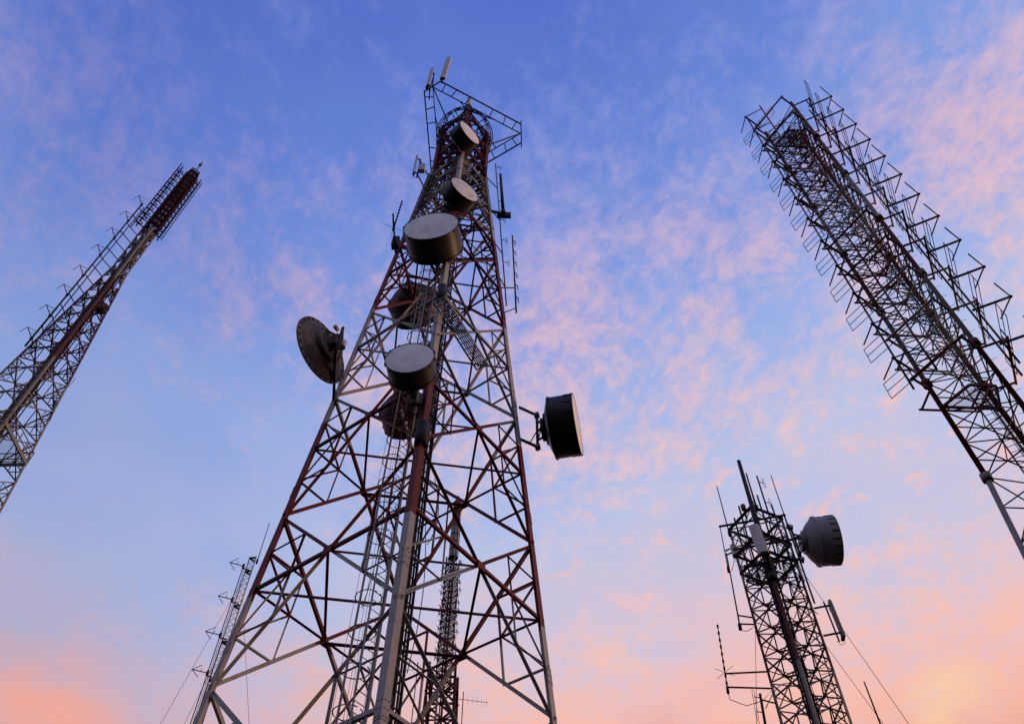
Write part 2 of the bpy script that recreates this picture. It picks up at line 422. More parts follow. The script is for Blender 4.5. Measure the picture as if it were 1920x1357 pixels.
# bolted splices on the legs
for k in (0, 1, 3):
    a = PH1 + (-math.pi/2, 0, math.pi/2, math.pi)[k]
    for z in (10.0, 14.6, 21.0, 27.6, 34.2):
        p, q = leg1(k, z), leg1(k, z + 0.55); mb = MB()
        u = leg1((k+1) % 4, z) - p; v = leg1((k-1) % 4, z) - p; u.z = v.z = 0; u.normalize(); v.normalize()
        mb.angle(p - (u+v)*0.012, q - (u+v)*0.012, 0.235, 0.014, u, v)
        for t_ in (0.12, 0.5, 0.88):
            for f_ in (u, v):
                for s_ in (0.07, 0.18):
                    c = p.lerp(q, t_) - (u+v)*0.012 + f_*s_; nrm = -(v if f_ is u else u)
                    mb.tube(c, c + nrm*0.03, 0.018, 6)
        mb.build('splice_plate', bands1, T1)
# black sleeves on the near leg
for z0, z1 in ((19.75, 20.9), (29.6, 30.9)):
    mb = MB(); p, q = leg1(0, z0), leg1(0, z1); mb.tube(p + Vector((0, .10, 0)), q + Vector((0, .10, 0)), 0.215, 14); mb.build('cable_wrap', M['black'], T1)
# cable ladder up the near leg, on its right-hand inner side
def along_leg(off_r, off_in, z):
    p = leg1(0, z); r_ = (leg1(1, z) - p); r_.z = 0; r_.normalize(); l_ = (leg1(3, z) - p); l_.z = 0; l_.normalize()
    return p + r_*off_r + l_*off_in
lad = MB()
for o in (0.42, 0.95):
    lad.bar(along_leg(o, 0.42, 0), along_leg(o, 0.42, ZK), 0.05); lad.bar(along_leg(o*0.9, 0.42, ZK), along_leg(o*0.9, 0.42, 58), 0.05)
z = 0.0
while z < 57:
    lad.bar(along_leg(0.42, 0.42, z), along_leg(0.95, 0.42, z), 0.03); z += 0.45
ladder = lad.build('cable_ladder', M['steel'], T1)
for i in range(9):
    o = 0.45 + 0.058*i; top = [57, 57, 52, 43, 43, 36, 36, 30, 26][(i*5) % 9]; mb = MB()
    jit = [random.uniform(-.012, .012) for _ in range(30)]
    pts = [along_leg(o + jit[j % 30], 0.36 + 0.05*(i % 2), zz) for j, zz in enumerate([t_*2.5 for t_ in range(int(top/2.5) + 1)])]
    mb.path(pts, 0.026 + 0.008*(i % 3), 6); c = mb.build('feeder_cable', M['black'], ladder)
# caged climbing ladder left of the near leg
lx, ly = 0.20, 0.95
cl = MB()
for o in (-0.2, 0.2): cl.bar(along_leg(lx+o, ly, 0), along_leg(lx+o, ly, 46), 0.05)
z = 0.0
while z < 46: cl.tube(along_leg(lx-.2, ly, z), along_leg(lx+.2, ly, z), 0.012, 5); z += 0.3
cage = cl.build('climbing_ladder', bands1, T1)
hoops = MB(); z = 1.5
while z < 46:
    c0 = along_leg(lx, ly, z); r_ = (along_leg(lx+1, ly, z) - c0).normalized(); d_ = (along_leg(lx, ly+1, z) - c0).normalized()
    hoops.path([c0 + r_*0.34*math.cos(t_) + d_*(0.36 + 0.36*math.sin(t_)) for t_ in [math.pi*(-0.45 + 1.9*i/14) for i in range(15)]], 0.018, 4); z += 1.15
for t_ in (-0.2, 0.25, 0.5, 0.75, 1.2):
    def hp(z): 
        c0 = along_leg(lx, ly, z); r_ = (along_leg(lx+1, ly, z) - c0).normalized(); d_ = (along_leg(lx, ly+1, z) - c0).normalized()
        return c0 + r_*0.34*math.cos(math.pi*t_) + d_*(0.36 + 0.36*math.sin(math.pi*t_))
    hoops.bar(hp(1.5), hp(46), 0.035, 0.01)
hoops.build('safety_cage', bands1, T1)
# thin conduits beside the ladder
for o, s_ in ((0.10, 0.55), (0.16, 0.62), (0.05, 1.45)):
    mb = MB(); mb.path([along_leg(o, s_, zz) for zz in range(0, 44, 3)], 0.03, 6); mb.build('conduit', M['galv'], T1)
for (o, s_, z0, z1, b_) in ((1.15, .5, 12, 17.5, .5), (1.3, .45, 16.5, 19.5, .7), (.3, 1.6, 14, 19, .4), (.9, .8, 22, 26, .6)):
    mb = MB(); mb.path([along_leg(o + b_*math.sin(math.pi*t_/8)*.5, s_, z0 + (z1 - z0)*t_/8) for t_ in range(9)], .014, 5); mb.build('loose_cable', M['black'], T1)
# waveguide bridge across the tower, from the near leg to the far face
def span(p, q, wd, ht, name, parent):
    p, q = Vector(p), Vector(q); d = (q - p).normalized(); s_ = d.cross(UP).normalized(); mb = MB()
    for a in (-1, 1):
        mb.bar(p + s_*wd/2*a, q + s_*wd/2*a, ht, 0.05)
    n_ = int((q - p).length/0.28)
    for i in range(n_ + 1):
        c = p.lerp(q, i/n_); mb.bar(c - s_*wd/2, c + s_*wd/2, 0.03)
    for a in (-.3, -.15, 0, .15, .3):
        mb.bar(p + s_*wd*a + UP*0.04, q + s_*wd*a + UP*0.04, 0.03, 0.05)
    return mb.build(name, bands1, parent)
span((-2.95, 17.9, 28.6), (-1.25, 21.3, 28.6), 0.55, 0.12, 'waveguide_bridge', T1)
span((-4.3, 18.6, 42.2), (-5.5, 21.4, 42.2), 0.6, 0.10, 'waveguide_bridge', T1)
for i, (k, t_, z, ln) in enumerate(((0, .25, 45.5, 1.6), (0, .6, 47.0, 1.2), (3, .3, 44.0, 1.8), (3, .7, 48.5, 1.3), (0, .8, 50.5, 1.4), (3, .5, 51.5, 1.2), (0, .4, 53.5, 1.5), (1, .5, 52.5, 1.4), (3, .2, 54.5, 1.3))):
    a = leg1(k, z).lerp(leg1((k+1) % 4, z), t_); o_ = (a - C1); o_.z = 0; o_.normalize(); mb = MB()
    mb.tube(a + o_*.25 - UP*ln/2, a + o_*.25 + UP*ln/2, .05, 8); mb.bar(a - o_*.3 + UP*.3, a + o_*.3 + UP*.3, .07); mb.bar(a - o_*.3 - UP*.3, a + o_*.3 - UP*.3, .07)
    mb.build('stub_pipe', M['steel'], T1)
for i in range(14):
    mb = MB(); z0 = 38 + 1.35*i; k = i % 4; a = leg1(k, z0); b = leg1((k+1 + i % 2) % 4, z0 + 1.6 + (i % 3))
    mb.path([a.lerp(b, t_/8) - UP*(.5*math.sin(math.pi*t_/8)) for t_ in range(9)], .028, 5); mb.build('loose_cable', M['black'], T1)
for i in range(3):
    z = 43.5 + 2.9*i; mb = MB(); a, b, c_, d_ = (leg1(k, z) for k in range(4)); mb.bar(a, c_, .09); mb.bar(b, d_, .09)
    for t_ in (.3, .7): mb.bar(a.lerp(b, t_), d_.lerp(c_, t_), .06)
    mb.build('landing_grid', M['steel'], T1)
# head: ring walkways and the triangular antenna frame
for z, r_ in ((57.0, 1.98), (55.4, 1.85), (58.3, 1.62)):
    mb = MB(); c = C1 + UP*z
    for rr in (r_, r_ - 0.12):
        mb.path([c + pol(rr, 2*math.pi*i/40) for i in range(40)], 0.035, 5, closed=True)
    for i in range(8): mb.bar(c + pol(0.4, i*math.pi/4 + .3), c + pol(r_, i*math.pi/4 + .3), 0.07, 0.05)
    for i in range(16): mb.tube(c + pol(r_, i*math.pi/8), c + pol(r_, i*math.pi/8) + UP*0.12, 0.03, 5)
    mb.build('ring_walkway', M['steel'], T1)
HZ = 57.2
head = MB(); RC = 4.25; tri = [R(238), R(358), R(118)]
def trunc(rc, half):
    out = []
    for a in tri:
        c = C1 + pol(rc, a) + UP*HZ; t_ = pol(1, a + math.pi/2)
        out += [c - t_*half, c + t_*half]
    return out
outer = trunc(RC - 0.25, 0.68); inner = [C1 + pol(RC - 0.3, a) + UP*HZ for a in tri]
for i in range(6): head.bar(outer[i], outer[(i+1) % 6], 0.10, 0.08)
for i in range(3):
    a, b = inner[i], inner[(i+1) % 3]; head.bar(a, b, 0.08, 0.06)
    oa, ob = outer[2*i + 1], outer[(2*i + 2) % 6]
    for t_ in (0.06, 0.2, 0.36, 0.64, 0.8, 0.94): head.bar(oa.lerp(ob, t_), a.lerp(b, min(max(t_, .1), .9)), 0.06)
    for t_ in (0.3, 0.5, 0.7): head.bar(a.lerp(b, t_), leg1([0, 1, 3][i] if i < 2 else 3, HZ - 0.05), 0.06)
for a in tri:
    head.bar(C1 + pol(RC - .3, a) + UP*HZ, C1 + pol(1.5, a) + UP*(HZ - 2.2), 0.07)
head.build('head_frame', M['steel'], T1)
mb = MB()
for a in (tri[1],):
    for s_ in (-0.6, 0.6):
        p = C1 + pol(RC - .25, a) + pol(s_, a + math.pi/2) + UP*HZ; mb.tube(p - UP*1.1, p + UP*0.9, 0.035, 6)
mb.build('corner_pipe', M['steel'], T1)
mb = MB(); mb.tube(C1 + UP*54, C1 + UP*62.4, 0.13, 10); mb.tube(C1 + UP*61.3, C1 + UP*62.7, 0.30, 10)
for i in range(4): mb.bar(C1 + UP*62 + pol(0.1, i*1.57), C1 + UP*57.2 + pol(1.9, i*1.57 + .14), 0.06)
mb.build('centre_mast', M['steel'], T1)

# ---------------------------------------------------------------- dish antennas
def drum_dish(label, face, az, dia, length, back, shroud, name='dish_antenna', cone=0.0, anchor=None, hub_r=0.3, pole=1.6, face_mat=None, straps=0, group='drum dishes on the towers', bracket=True, tilt=0.0):
    """shrouded dish: face centre, facing azimuth; shroud of given length, paraboloid back, hub, pole and arms to anchor"""
    d = pol(1, R(az)); d = (d + UP*tilt).normalized(); face = Vector(face); r = dia/2
    o = thing(name, label, 'dish antenna', face - d*(length + back), group)
    mb = MB()
    L0 = -length
    mb.lathe(face, d, [(L0 - 0.02, r*0.985), (L0 - 0.02, r*1.03), (L0 + 0.07, r*1.03), (L0 + 0.07, r), (-0.08, r), (-0.08, r*1.025), (0.0, r*1.025), (0.0, r*0.99)], 56, caps=False)
    sh = mb.build('shroud', shroud, o)
    for i in range(0 if straps else 14):
        t_ = 2*math.pi*i/14 + .1; x, y = MB.frame(d); nrm = x*math.cos(t_) + y*math.sin(t_); tg = d.cross(nrm)
        MB().box(face + nrm*(r*1.035) - d*0.05, nrm*0.022, tg*0.035, d*0.06).build('rim_clip', M['steel'], sh)
    MB().bar(face + MB.frame(d)[0]*r*-1.004 - d*0.09, face + MB.frame(d)[0]*r*-1.004 - d*(length - .08), 0.012, 0.09, MB.frame(d)[0]).build('shroud_seam', shroud, sh)
    if straps:
        for i in range(straps):
            t_ = 2*math.pi*i/straps; x, y = MB.frame(d); nrm = x*math.cos(t_) + y*math.sin(t_)
            MB().bar(face + nrm*(r*1.012) - d*0.02, face + nrm*(r*1.012) - d*min(0.42, length*.5), 0.022, 0.045, nrm).build('radome_strap', M['black'], sh)
    mb = MB(); prof = [(-0.012, r*0.985)] + [(0.006 - 0.02*(t_/8)**2 + 0.03*(1-(t_/8)**2), r*0.985*t_/8) for t_ in range(8, 0, -1)] + [(0.036, 1e-5)]
    mb.lathe(face, d, prof, 56, caps=False); mb.build('radome', face_mat or M['radome'], o)
    mb = MB(); prof = [(L0 - back, hub_r)] + [(L0 - back*(1 - (t_/8)**1.7), hub_r + (r*0.985 - hub_r)*t_/8) for t_ in range(1, 9)]
    mb.lathe(face, d, prof, 48); mb.build('reflector_back', shroud, o)
    mb = MB(); hb = face - d*(length + back)
    mb.lathe(hb - d*0.22, d, [(0, hub_r*0.9), (0.24, hub_r*0.9)], 24); mb.lathe(hb - d*0.06, d, [(0, hub_r*1.25), (0.05, hub_r*1.25)], 24)
    mb.build('hub', shroud, o)
    if anchor is not None:
        anchor = Vector(anchor); pc = hb - d*0.42; mb = MB()
        mb.tube(pc - UP*pole/2, pc + UP*pole/2, 0.06, 10); p_ = mb.build('mounting_pole', M['steel'], o)
        mb = MB()
        for s_ in (-0.42, 0.42):
            mb.bar(pc + UP*pole*s_, Vector((anchor.x, anchor.y, pc.z + pole*s_)), 0.12, 0.07)
            mb.bar(pc + UP*pole*s_*0.6, hb + UP*pole*s_*0.35, 0.07)
            mb.bar(pc + UP*pole*s_*0.3 + d.cross(UP)*0.1, hb + d.cross(UP)*hub_r + UP*s_*0.2, 0.05)
        s2 = d.cross(UP).normalized()
        mb.bar(pc - UP*pole*0.3, hb + s2*r*0.75 + d*(back*0.6), 0.045)
        mb.build('mounting_bracket', M['steel'], o)
        for s_ in (-0.42, 0.42):
            mb = MB(); mb.box(pc + UP*pole*s_, d*0.11, s2*0.12, UP*0.07); mb.build('pole_clamp', M['galv'], o)
        q_ = Vector((anchor.x, anchor.y, hb.z - 0.9)); mb = MB(); e_ = hb - d*0.25
        mb.path([e_, e_ - d*0.2 - UP*0.05, e_ - d*0.32 - UP*0.3, (e_ + q_)/2 - UP*0.55, q_ - UP*0.1, q_ - UP*1.6], 0.028, 6); mb.build('feed_cable', M['black'], o)
    return o
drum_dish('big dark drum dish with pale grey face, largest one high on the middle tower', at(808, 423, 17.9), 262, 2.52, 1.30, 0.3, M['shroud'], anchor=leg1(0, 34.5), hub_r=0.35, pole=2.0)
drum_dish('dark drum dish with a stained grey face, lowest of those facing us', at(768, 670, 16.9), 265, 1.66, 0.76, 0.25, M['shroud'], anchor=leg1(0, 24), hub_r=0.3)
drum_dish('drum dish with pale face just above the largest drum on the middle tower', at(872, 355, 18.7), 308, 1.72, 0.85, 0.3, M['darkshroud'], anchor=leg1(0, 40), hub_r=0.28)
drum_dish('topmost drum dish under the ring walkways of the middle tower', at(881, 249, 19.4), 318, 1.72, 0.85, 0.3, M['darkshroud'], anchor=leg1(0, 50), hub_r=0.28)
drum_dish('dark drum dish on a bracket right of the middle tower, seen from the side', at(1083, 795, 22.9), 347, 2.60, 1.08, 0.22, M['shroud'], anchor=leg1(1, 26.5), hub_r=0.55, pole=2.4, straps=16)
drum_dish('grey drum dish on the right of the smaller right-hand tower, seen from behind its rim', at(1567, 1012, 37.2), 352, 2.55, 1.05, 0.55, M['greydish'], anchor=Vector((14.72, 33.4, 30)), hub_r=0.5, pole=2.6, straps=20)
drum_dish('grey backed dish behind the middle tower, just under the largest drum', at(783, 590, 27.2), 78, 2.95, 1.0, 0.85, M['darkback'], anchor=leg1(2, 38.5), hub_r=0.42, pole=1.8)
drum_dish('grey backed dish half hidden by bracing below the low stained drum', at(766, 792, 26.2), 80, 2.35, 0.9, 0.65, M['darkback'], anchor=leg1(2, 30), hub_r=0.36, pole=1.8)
def open_dish(label, c, az, dia, depth, anchor):
    d = pol(1, R(az)); c = Vector(c); r = dia/2
    o = thing('open_dish_antenna', label, 'dish antenna', c)
    mb = MB()
    prof = [(-depth*(1 - (t_/10)**2), max(r*0.86*t_/10, 0.02)) for t_ in range(0, 11)]
    mb.lathe(c, d, prof + [(0.02, r*0.87)], 56, caps=False)
    mb.lathe(c, d, [(p_ + 0.03, q_) for p_, q_ in reversed(prof)], 56, caps=False)
    mb.build('reflector', M['dish'], o)
    mb = MB(); mb.lathe(c, d, [(0.0, r*0.86), (0.03, r), (0.09, r), (0.09, r*0.985), (0.045, r*0.86)], 56, caps=False); rim = mb.build('rim', M['dish'], o)
    x, y = MB.frame(d)
    for i in range(26):
        t_ = 2*math.pi*i/26; p = c + (x*math.cos(t_) + y*math.sin(t_))*r*0.93 + d*0.012
        MB().tube(p - d*0.016, p + d*0.012, 0.062, 10).build('rim_hole', M['black'], rim)
    hb = c - d*depth; mb = MB()
    mb.lathe(hb, d, [(-0.05, r*0.46), (0.08, r*0.5)], 40); mb.lathe(hb, d, [(-0.2, 0.25), (0.02, 0.3)], 24); mb.build('hub_ring', M['dish'], o)
    pc = hb - d*0.42; mb = MB(); mb.tube(pc - UP*0.95, pc + UP*0.95, 0.07, 10); mb.build('mounting_pole', M['steel'], o)
    mb = MB(); s2 = d.cross(UP).normalized()
    for s_ in (-0.8, 0.8):
        mb.bar(pc + UP*s_, Vector((anchor.x, anchor.y, pc.z + s_)), 0.20, 0.09); mb.bar(pc + UP*s_*0.6, hb + UP*s_*0.5, 0.09)
    mb.box(pc + d*0.12, d*0.14, s2*0.20, UP*0.30)
    for a in (-1, 1): mb.bar(pc + UP*0.3, hb + s2*a*r*0.42 + UP*r*0.3 + d*0.05, 0.05)
    mb.build('mounting_bracket', M['steel'], o)
    mb = MB(); mb.tube(pc + s2*0.25 - UP*0.15, pc + s2*0.25 + UP*0.25, 0.13, 12); mb.tube(pc - s2*0.2 + UP*0.5, pc - s2*0.45 + UP*0.5, 0.09, 12); mb.build('radio_unit', M['panel'], o)
    mb = MB(); q = Vector((anchor.x, anchor.y, pc.z - 0.3))
    mb.path([pc + s2*0.25 - UP*.15, pc.lerp(q, .3) - UP*0.5, pc.lerp(q, .7) - UP*0.45, q], 0.02, 5); mb.build('pigtail_cable', M['black'], o)
    return o
open_dish('open dish with a perforated rim on the left of the middle tower, seen from behind', at(604, 655, 21.0), 150, 2.95, 0.42, leg1(3, 27.5))

# ---------------------------------------------------------------- small antennas
def panel_antenna(label, foot, head_, wd, th, face_az, pole_side, anchor=None, group=None, name='panel_antenna', mat=None):
    foot, head_ = Vector(foot), Vector(head_); a = (head_ - foot).normalized(); d = pol(1, R(face_az)); s_ = d.cross(a).normalized(); d = a.cross(s_)
    o = thing(name, label, 'antenna', foot, group)
    prof = []
    for i in range(9):
        t_ = -math.pi/2 + math.pi*i/8; prof.append(s_*wd/2*math.sin(t_) + d*th*math.cos(t_))
    prof.append(s_*wd/2 - d*0.02); prof.append(-s_*wd/2 - d*0.02)
    mb = MB(); e = 0.04
    mb.quadstrip([[foot + k*0.86 for k in prof], [foot + a*e + k for k in prof], [head_ - a*e + k for k in prof], [head_ + k*0.86 for k in prof]])
    mb.build('radome', mat or M['panel'], o)
    mb = MB(); mb.box(foot - a*0.05, s_*wd*0.42, d*th*0.5, a*0.05); mb.build('end_cap', M['black'], o)
    pp = d * -0.22 + s_*pole_side; mb = MB(); ln = (head_ - foot).length
    mb.tube(foot + pp - a*0.2, head_ + pp, 0.04, 8); mb.build('pole', M['steel'], o)
    mb = MB()
    for t_ in (0.12, 0.88):
        mb.bar(foot.lerp(head_, t_) - d*0.02, foot.lerp(head_, t_) + pp, 0.07)
    if anchor is not None:
        anchor = Vector(anchor)
        for t_ in (0.12, 0.88):
            q = foot.lerp(head_, t_) + pp; mb.bar(q, Vector((anchor.x, anchor.y, q.z)), 0.07)
    mb.build('bracket', M['steel'], o)
    mb = MB()
    q = foot - a*0.1; mb.path([q, q - a*0.25 + s_*.05, q - a*0.3 - d*.2, q - a*.05 - d*.3], 0.015, 5); mb.build('jumper_cable', M['black'], o)
    return o
panel_antenna('white panel antenna at the very top left corner of the middle tower, the lower one', at(802, 163, 18.6), at(811, 131, 18.6), 0.42, 0.13, 215, 0.12, C1 + pol(4.0, R(238)))
panel_antenna('highest white panel antenna, tilted right on the top frame of the middle tower', at(830, 148, 18.6), at(842, 110, 18.6), 0.42, 0.13, 262, 0.1)
panel_antenna('short grey panel antenna on the centre pole at the top of the middle tower', C1 + UP*62.7 + pol(.2, R(-80)), C1 + UP*64.3 + pol(.2, R(-80)), 0.34, 0.12, -80, 0)
pa = panel_antenna('thin panel antenna with a radio box, upper left of the middle tower', at(776, 326, 21.6), at(783, 293, 21.6), 0.26, 0.1, 200, 0.1, leg1(3, 48.8))
mb = MB(); c = at(791, 316, 21.6); mb.box(c, Vector((.19, 0, 0)), Vector((0, .14, 0)), UP*.42); mb.build('radio_unit', M['panel'], pa)
panel_antenna('broad white panel antenna on the near leg of the smaller right-hand tower', at(1432, 1037, 34.4), at(1413, 985, 34.4), 0.55, 0.16, 250, 0.1, Vector((12.8, 32.6, 30)))
panel_antenna('short white panel antenna on the left leg of the smaller right-hand tower', at(1378, 1041, 36.3), at(1373, 1021, 36.3), 0.3, 0.12, 200, 0.1)
panel_antenna('long grey panel antenna on two arms right of the smaller right-hand tower', at(1580, 1194, 36.6), at(1553, 1127, 36.6), 0.40, 0.16, -10, 0.0, Vector((14.72, 33.4, 25)), mat=M['greypanel'])

def whip(label, p, q, r, mat, arms=(), radials=0, name='whip_antenna', anchor=None, seg=False, group=None):
    p, q = Vector(p), Vector(q); o = thing(name, label, 'antenna', p, group)
    mb = MB(); mb.tube(p, q, r, 8, r*0.75); 
    if seg:
        k = int((q-p).length/0.35)
        for i in range(k): c = p.lerp(q, (i+.5)/k); mb.tube(c, c + (q-p).normalized()*0.15, r*1.7, 8)
    mb.build('mast', mat, o)
    mb = MB(); mb.tube(p - (q-p).normalized()*0.25, p + (q-p).normalized()*0.1, min(r*2.2, r + .05), 8); mb.build('base_clamp', M['black'], o)
    if arms:
        mb = MB()
        for t_, a in arms: mb.bar(p.lerp(q, t_), a, 0.06)
        mb.build('arm', M['steel'], o)
        a_ = Vector(arms[0][1]); c_ = p.lerp(q, -0.02); mb = MB(); h_ = (c_ - a_).length
        mb.path([c_, c_ - UP*h_*.25, c_.lerp(a_, .35) - UP*h_*.42, c_.lerp(a_, .75) - UP*h_*.30, a_ - UP*.1, a_ - UP*(h_ + .4)], .018, 5); mb.build('jumper_cable', M['black'], o)
    if radials:
        mb = MB()
        for i in range(radials): mb.tube(p, p + pol(0.55, 2*math.pi*i/radials + .4), 0.012, 5)
        mb.build('radials', M['steel'], o)
    return o
def loop_mast(label, p, q, n_, side, anchor_arms, size=0.5, mat=None, r=0.035, t0=0.1, t1=0.95, name='folded_dipole_mast'):
    p, q = Vector(p), Vector(q); o = thing(name, label, 'antenna', p); a = (q - p).normalized(); mat = mat or M['steel']
    mb = MB(); mb.tube(p, q, r, 8); mb.build('mast', mat, o)
    for i in range(n_):
        c = p.lerp(q, t0 + (t1 - t0)*i/max(n_-1, 1)); s_ = Vector(side).normalized(); mb = MB(); cc = c + s_*0.32
        w_ = 0.055
        mb.bar(c, cc, 0.03)
        mb.path([cc + s_*(w_*math.cos(t_)) + a*((size/2 if math.sin(t_) > 0 else -size/2) + w_*math.sin(t_)) for t_ in [2*math.pi*k/12 + .01 for k in range(12)]], 0.013, 5, closed=True)
        mb.build('folded_dipole', mat, o)
    if anchor_arms:
        mb = MB()
        for t_, b in anchor_arms: mb.bar(p.lerp(q, t_), b, 0.05)
        mb.build('arm', mat, o)
    return o
def lz(k, z): return leg1(k, z)
p, q = at(949.5, 573, 23.2), at(929, 307, 23.2)
loop_mast('tall mast of folded dipoles close to the right side of the middle tower', p, q, 6, (1, .25, 0), [(t_, lz(1, p.lerp(q, t_).z - 0.2)) for t_ in (0.1, 0.3, 0.53, 0.78)], 0.5, t0=0.25, t1=0.97)
p, q = at(968, 586, 23.4), at(960.6, 442, 23.4)
loop_mast('slim stick antenna furthest right of the upper middle tower', p, q, 6, (.5, .9, 0), [(0.05, lz(1, 34.9)), (0.29, lz(1, 37.2))], 0.35, r=0.045, t0=.2, t1=.95)
p, q = at(943.5, 398, 22.6), at(938.3, 327, 22.6)
o = whip('thick black stick antenna standing on a bracket right of the middle tower', p, q, 0.115, M['black'], name='stick_antenna')
mb = MB(); mb.box(p - UP*0.2 + Vector((.05, .1, 0)), Vector((.42, 0, 0)), Vector((0, .12, 0)), UP*.2); mb.bar(p - UP*0.2, lz(1, p.z - .2), 0.22, 0.1); mb.build('bracket', M['steel'], o)
p, q = at(738.5, 427, 21.2), at(754, 377, 21.2)
o = whip('segmented whip antenna with radials on a boom left of the middle tower', p, q, 0.03, M['steel'], radials=4, seg=True)
mb = MB(); e = lz(3, p.z); d_ = (p - e).normalized()
for s_ in (-.08, .08): mb.bar(p + d_*0.8 + UP*s_, e + UP*s_, 0.06)
mb.box(e + d_*0.4 + UP*.3, Vector((.18, 0, 0)), Vector((0, .18, 0)), UP*.45); mb.build('boom', M['steel'], o)
mb = MB(); q0 = p + d_*0.8; mb.path([q0, q0 - UP*.25 - d_*.2, q0 - UP*.3 - d_*.5, p - UP*.1], 0.015, 5); mb.build('jumper_cable', M['black'], o)

# ================================================================= ANTENNA-CLAD TOWER ON THE RIGHT (triangular)
SR = 1.5
C4 = Vector((13.388, 14.84, 0))*SR; LEG4 = 1.02*SR; ANG4 = [R(-87), R(32.5), R(151)]     # near, right, left
ZB = 16.0*SR
def leg4(k, z):
    r_ = LEG4 + max(0, ZB - z)*0.085
    return C4 + pol(r_, ANG4[k]) + UP*z
bands4 = banded('right_tower_paint', [16.0*SR, 20.0*SR, 24.0*SR, 28.0*SR, 32.0*SR], True, red=(0.085, 0.009, 0.007), white=(0.19, 0.185, 0.19))
T4 = thing('lattice_tower', 'red and white triangular tower on the right clad in rows of dipole antennas', 'tower', (C4.x, C4.y, GZ))
nodes4 = [-1.5, 2.6, 6.5, 10.2, 13.8, 17.2, 20.6] + [ZB + i*(1.35*SR) for i in range(0, 3)] + [ZB + (4.02 + i*1.011)*SR for i in range(0, 21)]
lattice(T4, bands4, leg4, [z for z in nodes4 if z <= 40.3*SR + .6], 0.22, 0.062, 0.062, 0.05, section='tube', corner=3, secondaries=False, legbreaks=[-1.6, ZB, 40.4*SR])
for k in range(3):
    for z in (16.0, 20.0, 24.0, 28.0, 32.0, 36.0): MB().tube(leg4(k, z*SR - .18), leg4(k, z*SR + .18), 0.21, 12).build('leg_flange', bands4, T4)
for k in range(3): MB().box(leg4(k, GZ) + UP*.1, Vector((.5, 0, 0)), Vector((0, .5, 0)), UP*.2).build('concrete_footing', M['concrete'], T4)
lad = MB(); lp = lambda o, z: C4 + pol(0.35, R(60)) + pol(o, R(-30)) + UP*z
for o in (-.22, .22): lad.bar(lp(o, 0), lp(o, 60), 0.05)
z = 0
while z < 60: lad.tube(lp(-.22, z), lp(.22, z), 0.014, 5); z += 0.33
lad.build('climbing_ladder', bands4, T4)
for i in range(4):
    mb = MB(); a = C4 + pol(0.30, R(-100)) + pol(0.16*(i-1.5), R(20)); mb.path([a + UP*zz + pol(random.uniform(-.02, .02), 1) for zz in range(0, 62 - 7*i, 3)], 0.022 + .006*(i % 2), 6); mb.build('feeder_cable', M['black'], T4)
# inner stays between the three faces
for i in range(24):
    z = 31.5 + 1.16*i; mb = MB()
    for k in range(3): mb.tube((leg4(k, z) + leg4((k+1) % 3, z))/2, leg4((k+2) % 3, z + .8), .026, 5)
    mb.build('inner_stay', bands4, T4)
# step bolts on the near leg
mb = MB(); z = 14.0
while z < 59:
    p = leg4(0, z); mb.tube(p, p + pol(0.34, R(-30 if int(z*2) % 2 else 160)), 0.011, 4); z += 0.42
mb.build('step_bolts', M['steel'], T4)
for z in (18.9*SR, 38.6*SR):
    mb = MB(); n0, r0, l0 = (leg4(k, z)*0.98 + (C4 + UP*z)*0.02 for k in range(3)); pts = [l0, r0, r0.lerp(n0, .55), l0.lerp(n0, .55)]; mb.v = [tuple(p) for p in pts]; mb.f = [(0, 1, 2, 3)]; mb.sm = [False]
    pf = mb.build('work_platform', M['mesh'], T4)
    mb = MB()
    for k in range(4): mb.bar(pts[k], pts[(k+1) % 4], 0.12, 0.08)
    mb.bar((pts[0] + pts[1])/2, (pts[2] + pts[3])/2, 0.07)
    mb.build('platform_beam', bands4, pf)
NRM = [R(-27.2), R(91.8), R(212)]                     # outward normal of face k (leg k to leg k+1)
AR = 0.78*SR
for i in range(11):
    z = (19.73 + 2.022*i)*SR
    for k in (0, 2, 1):
        n_ = pol(1, NRM[k]); a, b = leg4(k, z), leg4((k+1) % 3, z); mb = MB()
        rr = 0.062 if k == 2 else 0.055
        mb.tube(a, a + n_*AR, rr, 8); mb.tube(b, b + n_*AR, rr, 8)
        t_ = (b - a).normalized()
        mb.tube(a + n_*AR - t_*.12, b + n_*AR + t_*.12, rr, 8)
        mb.build('standoff_frame', bands4, T4)
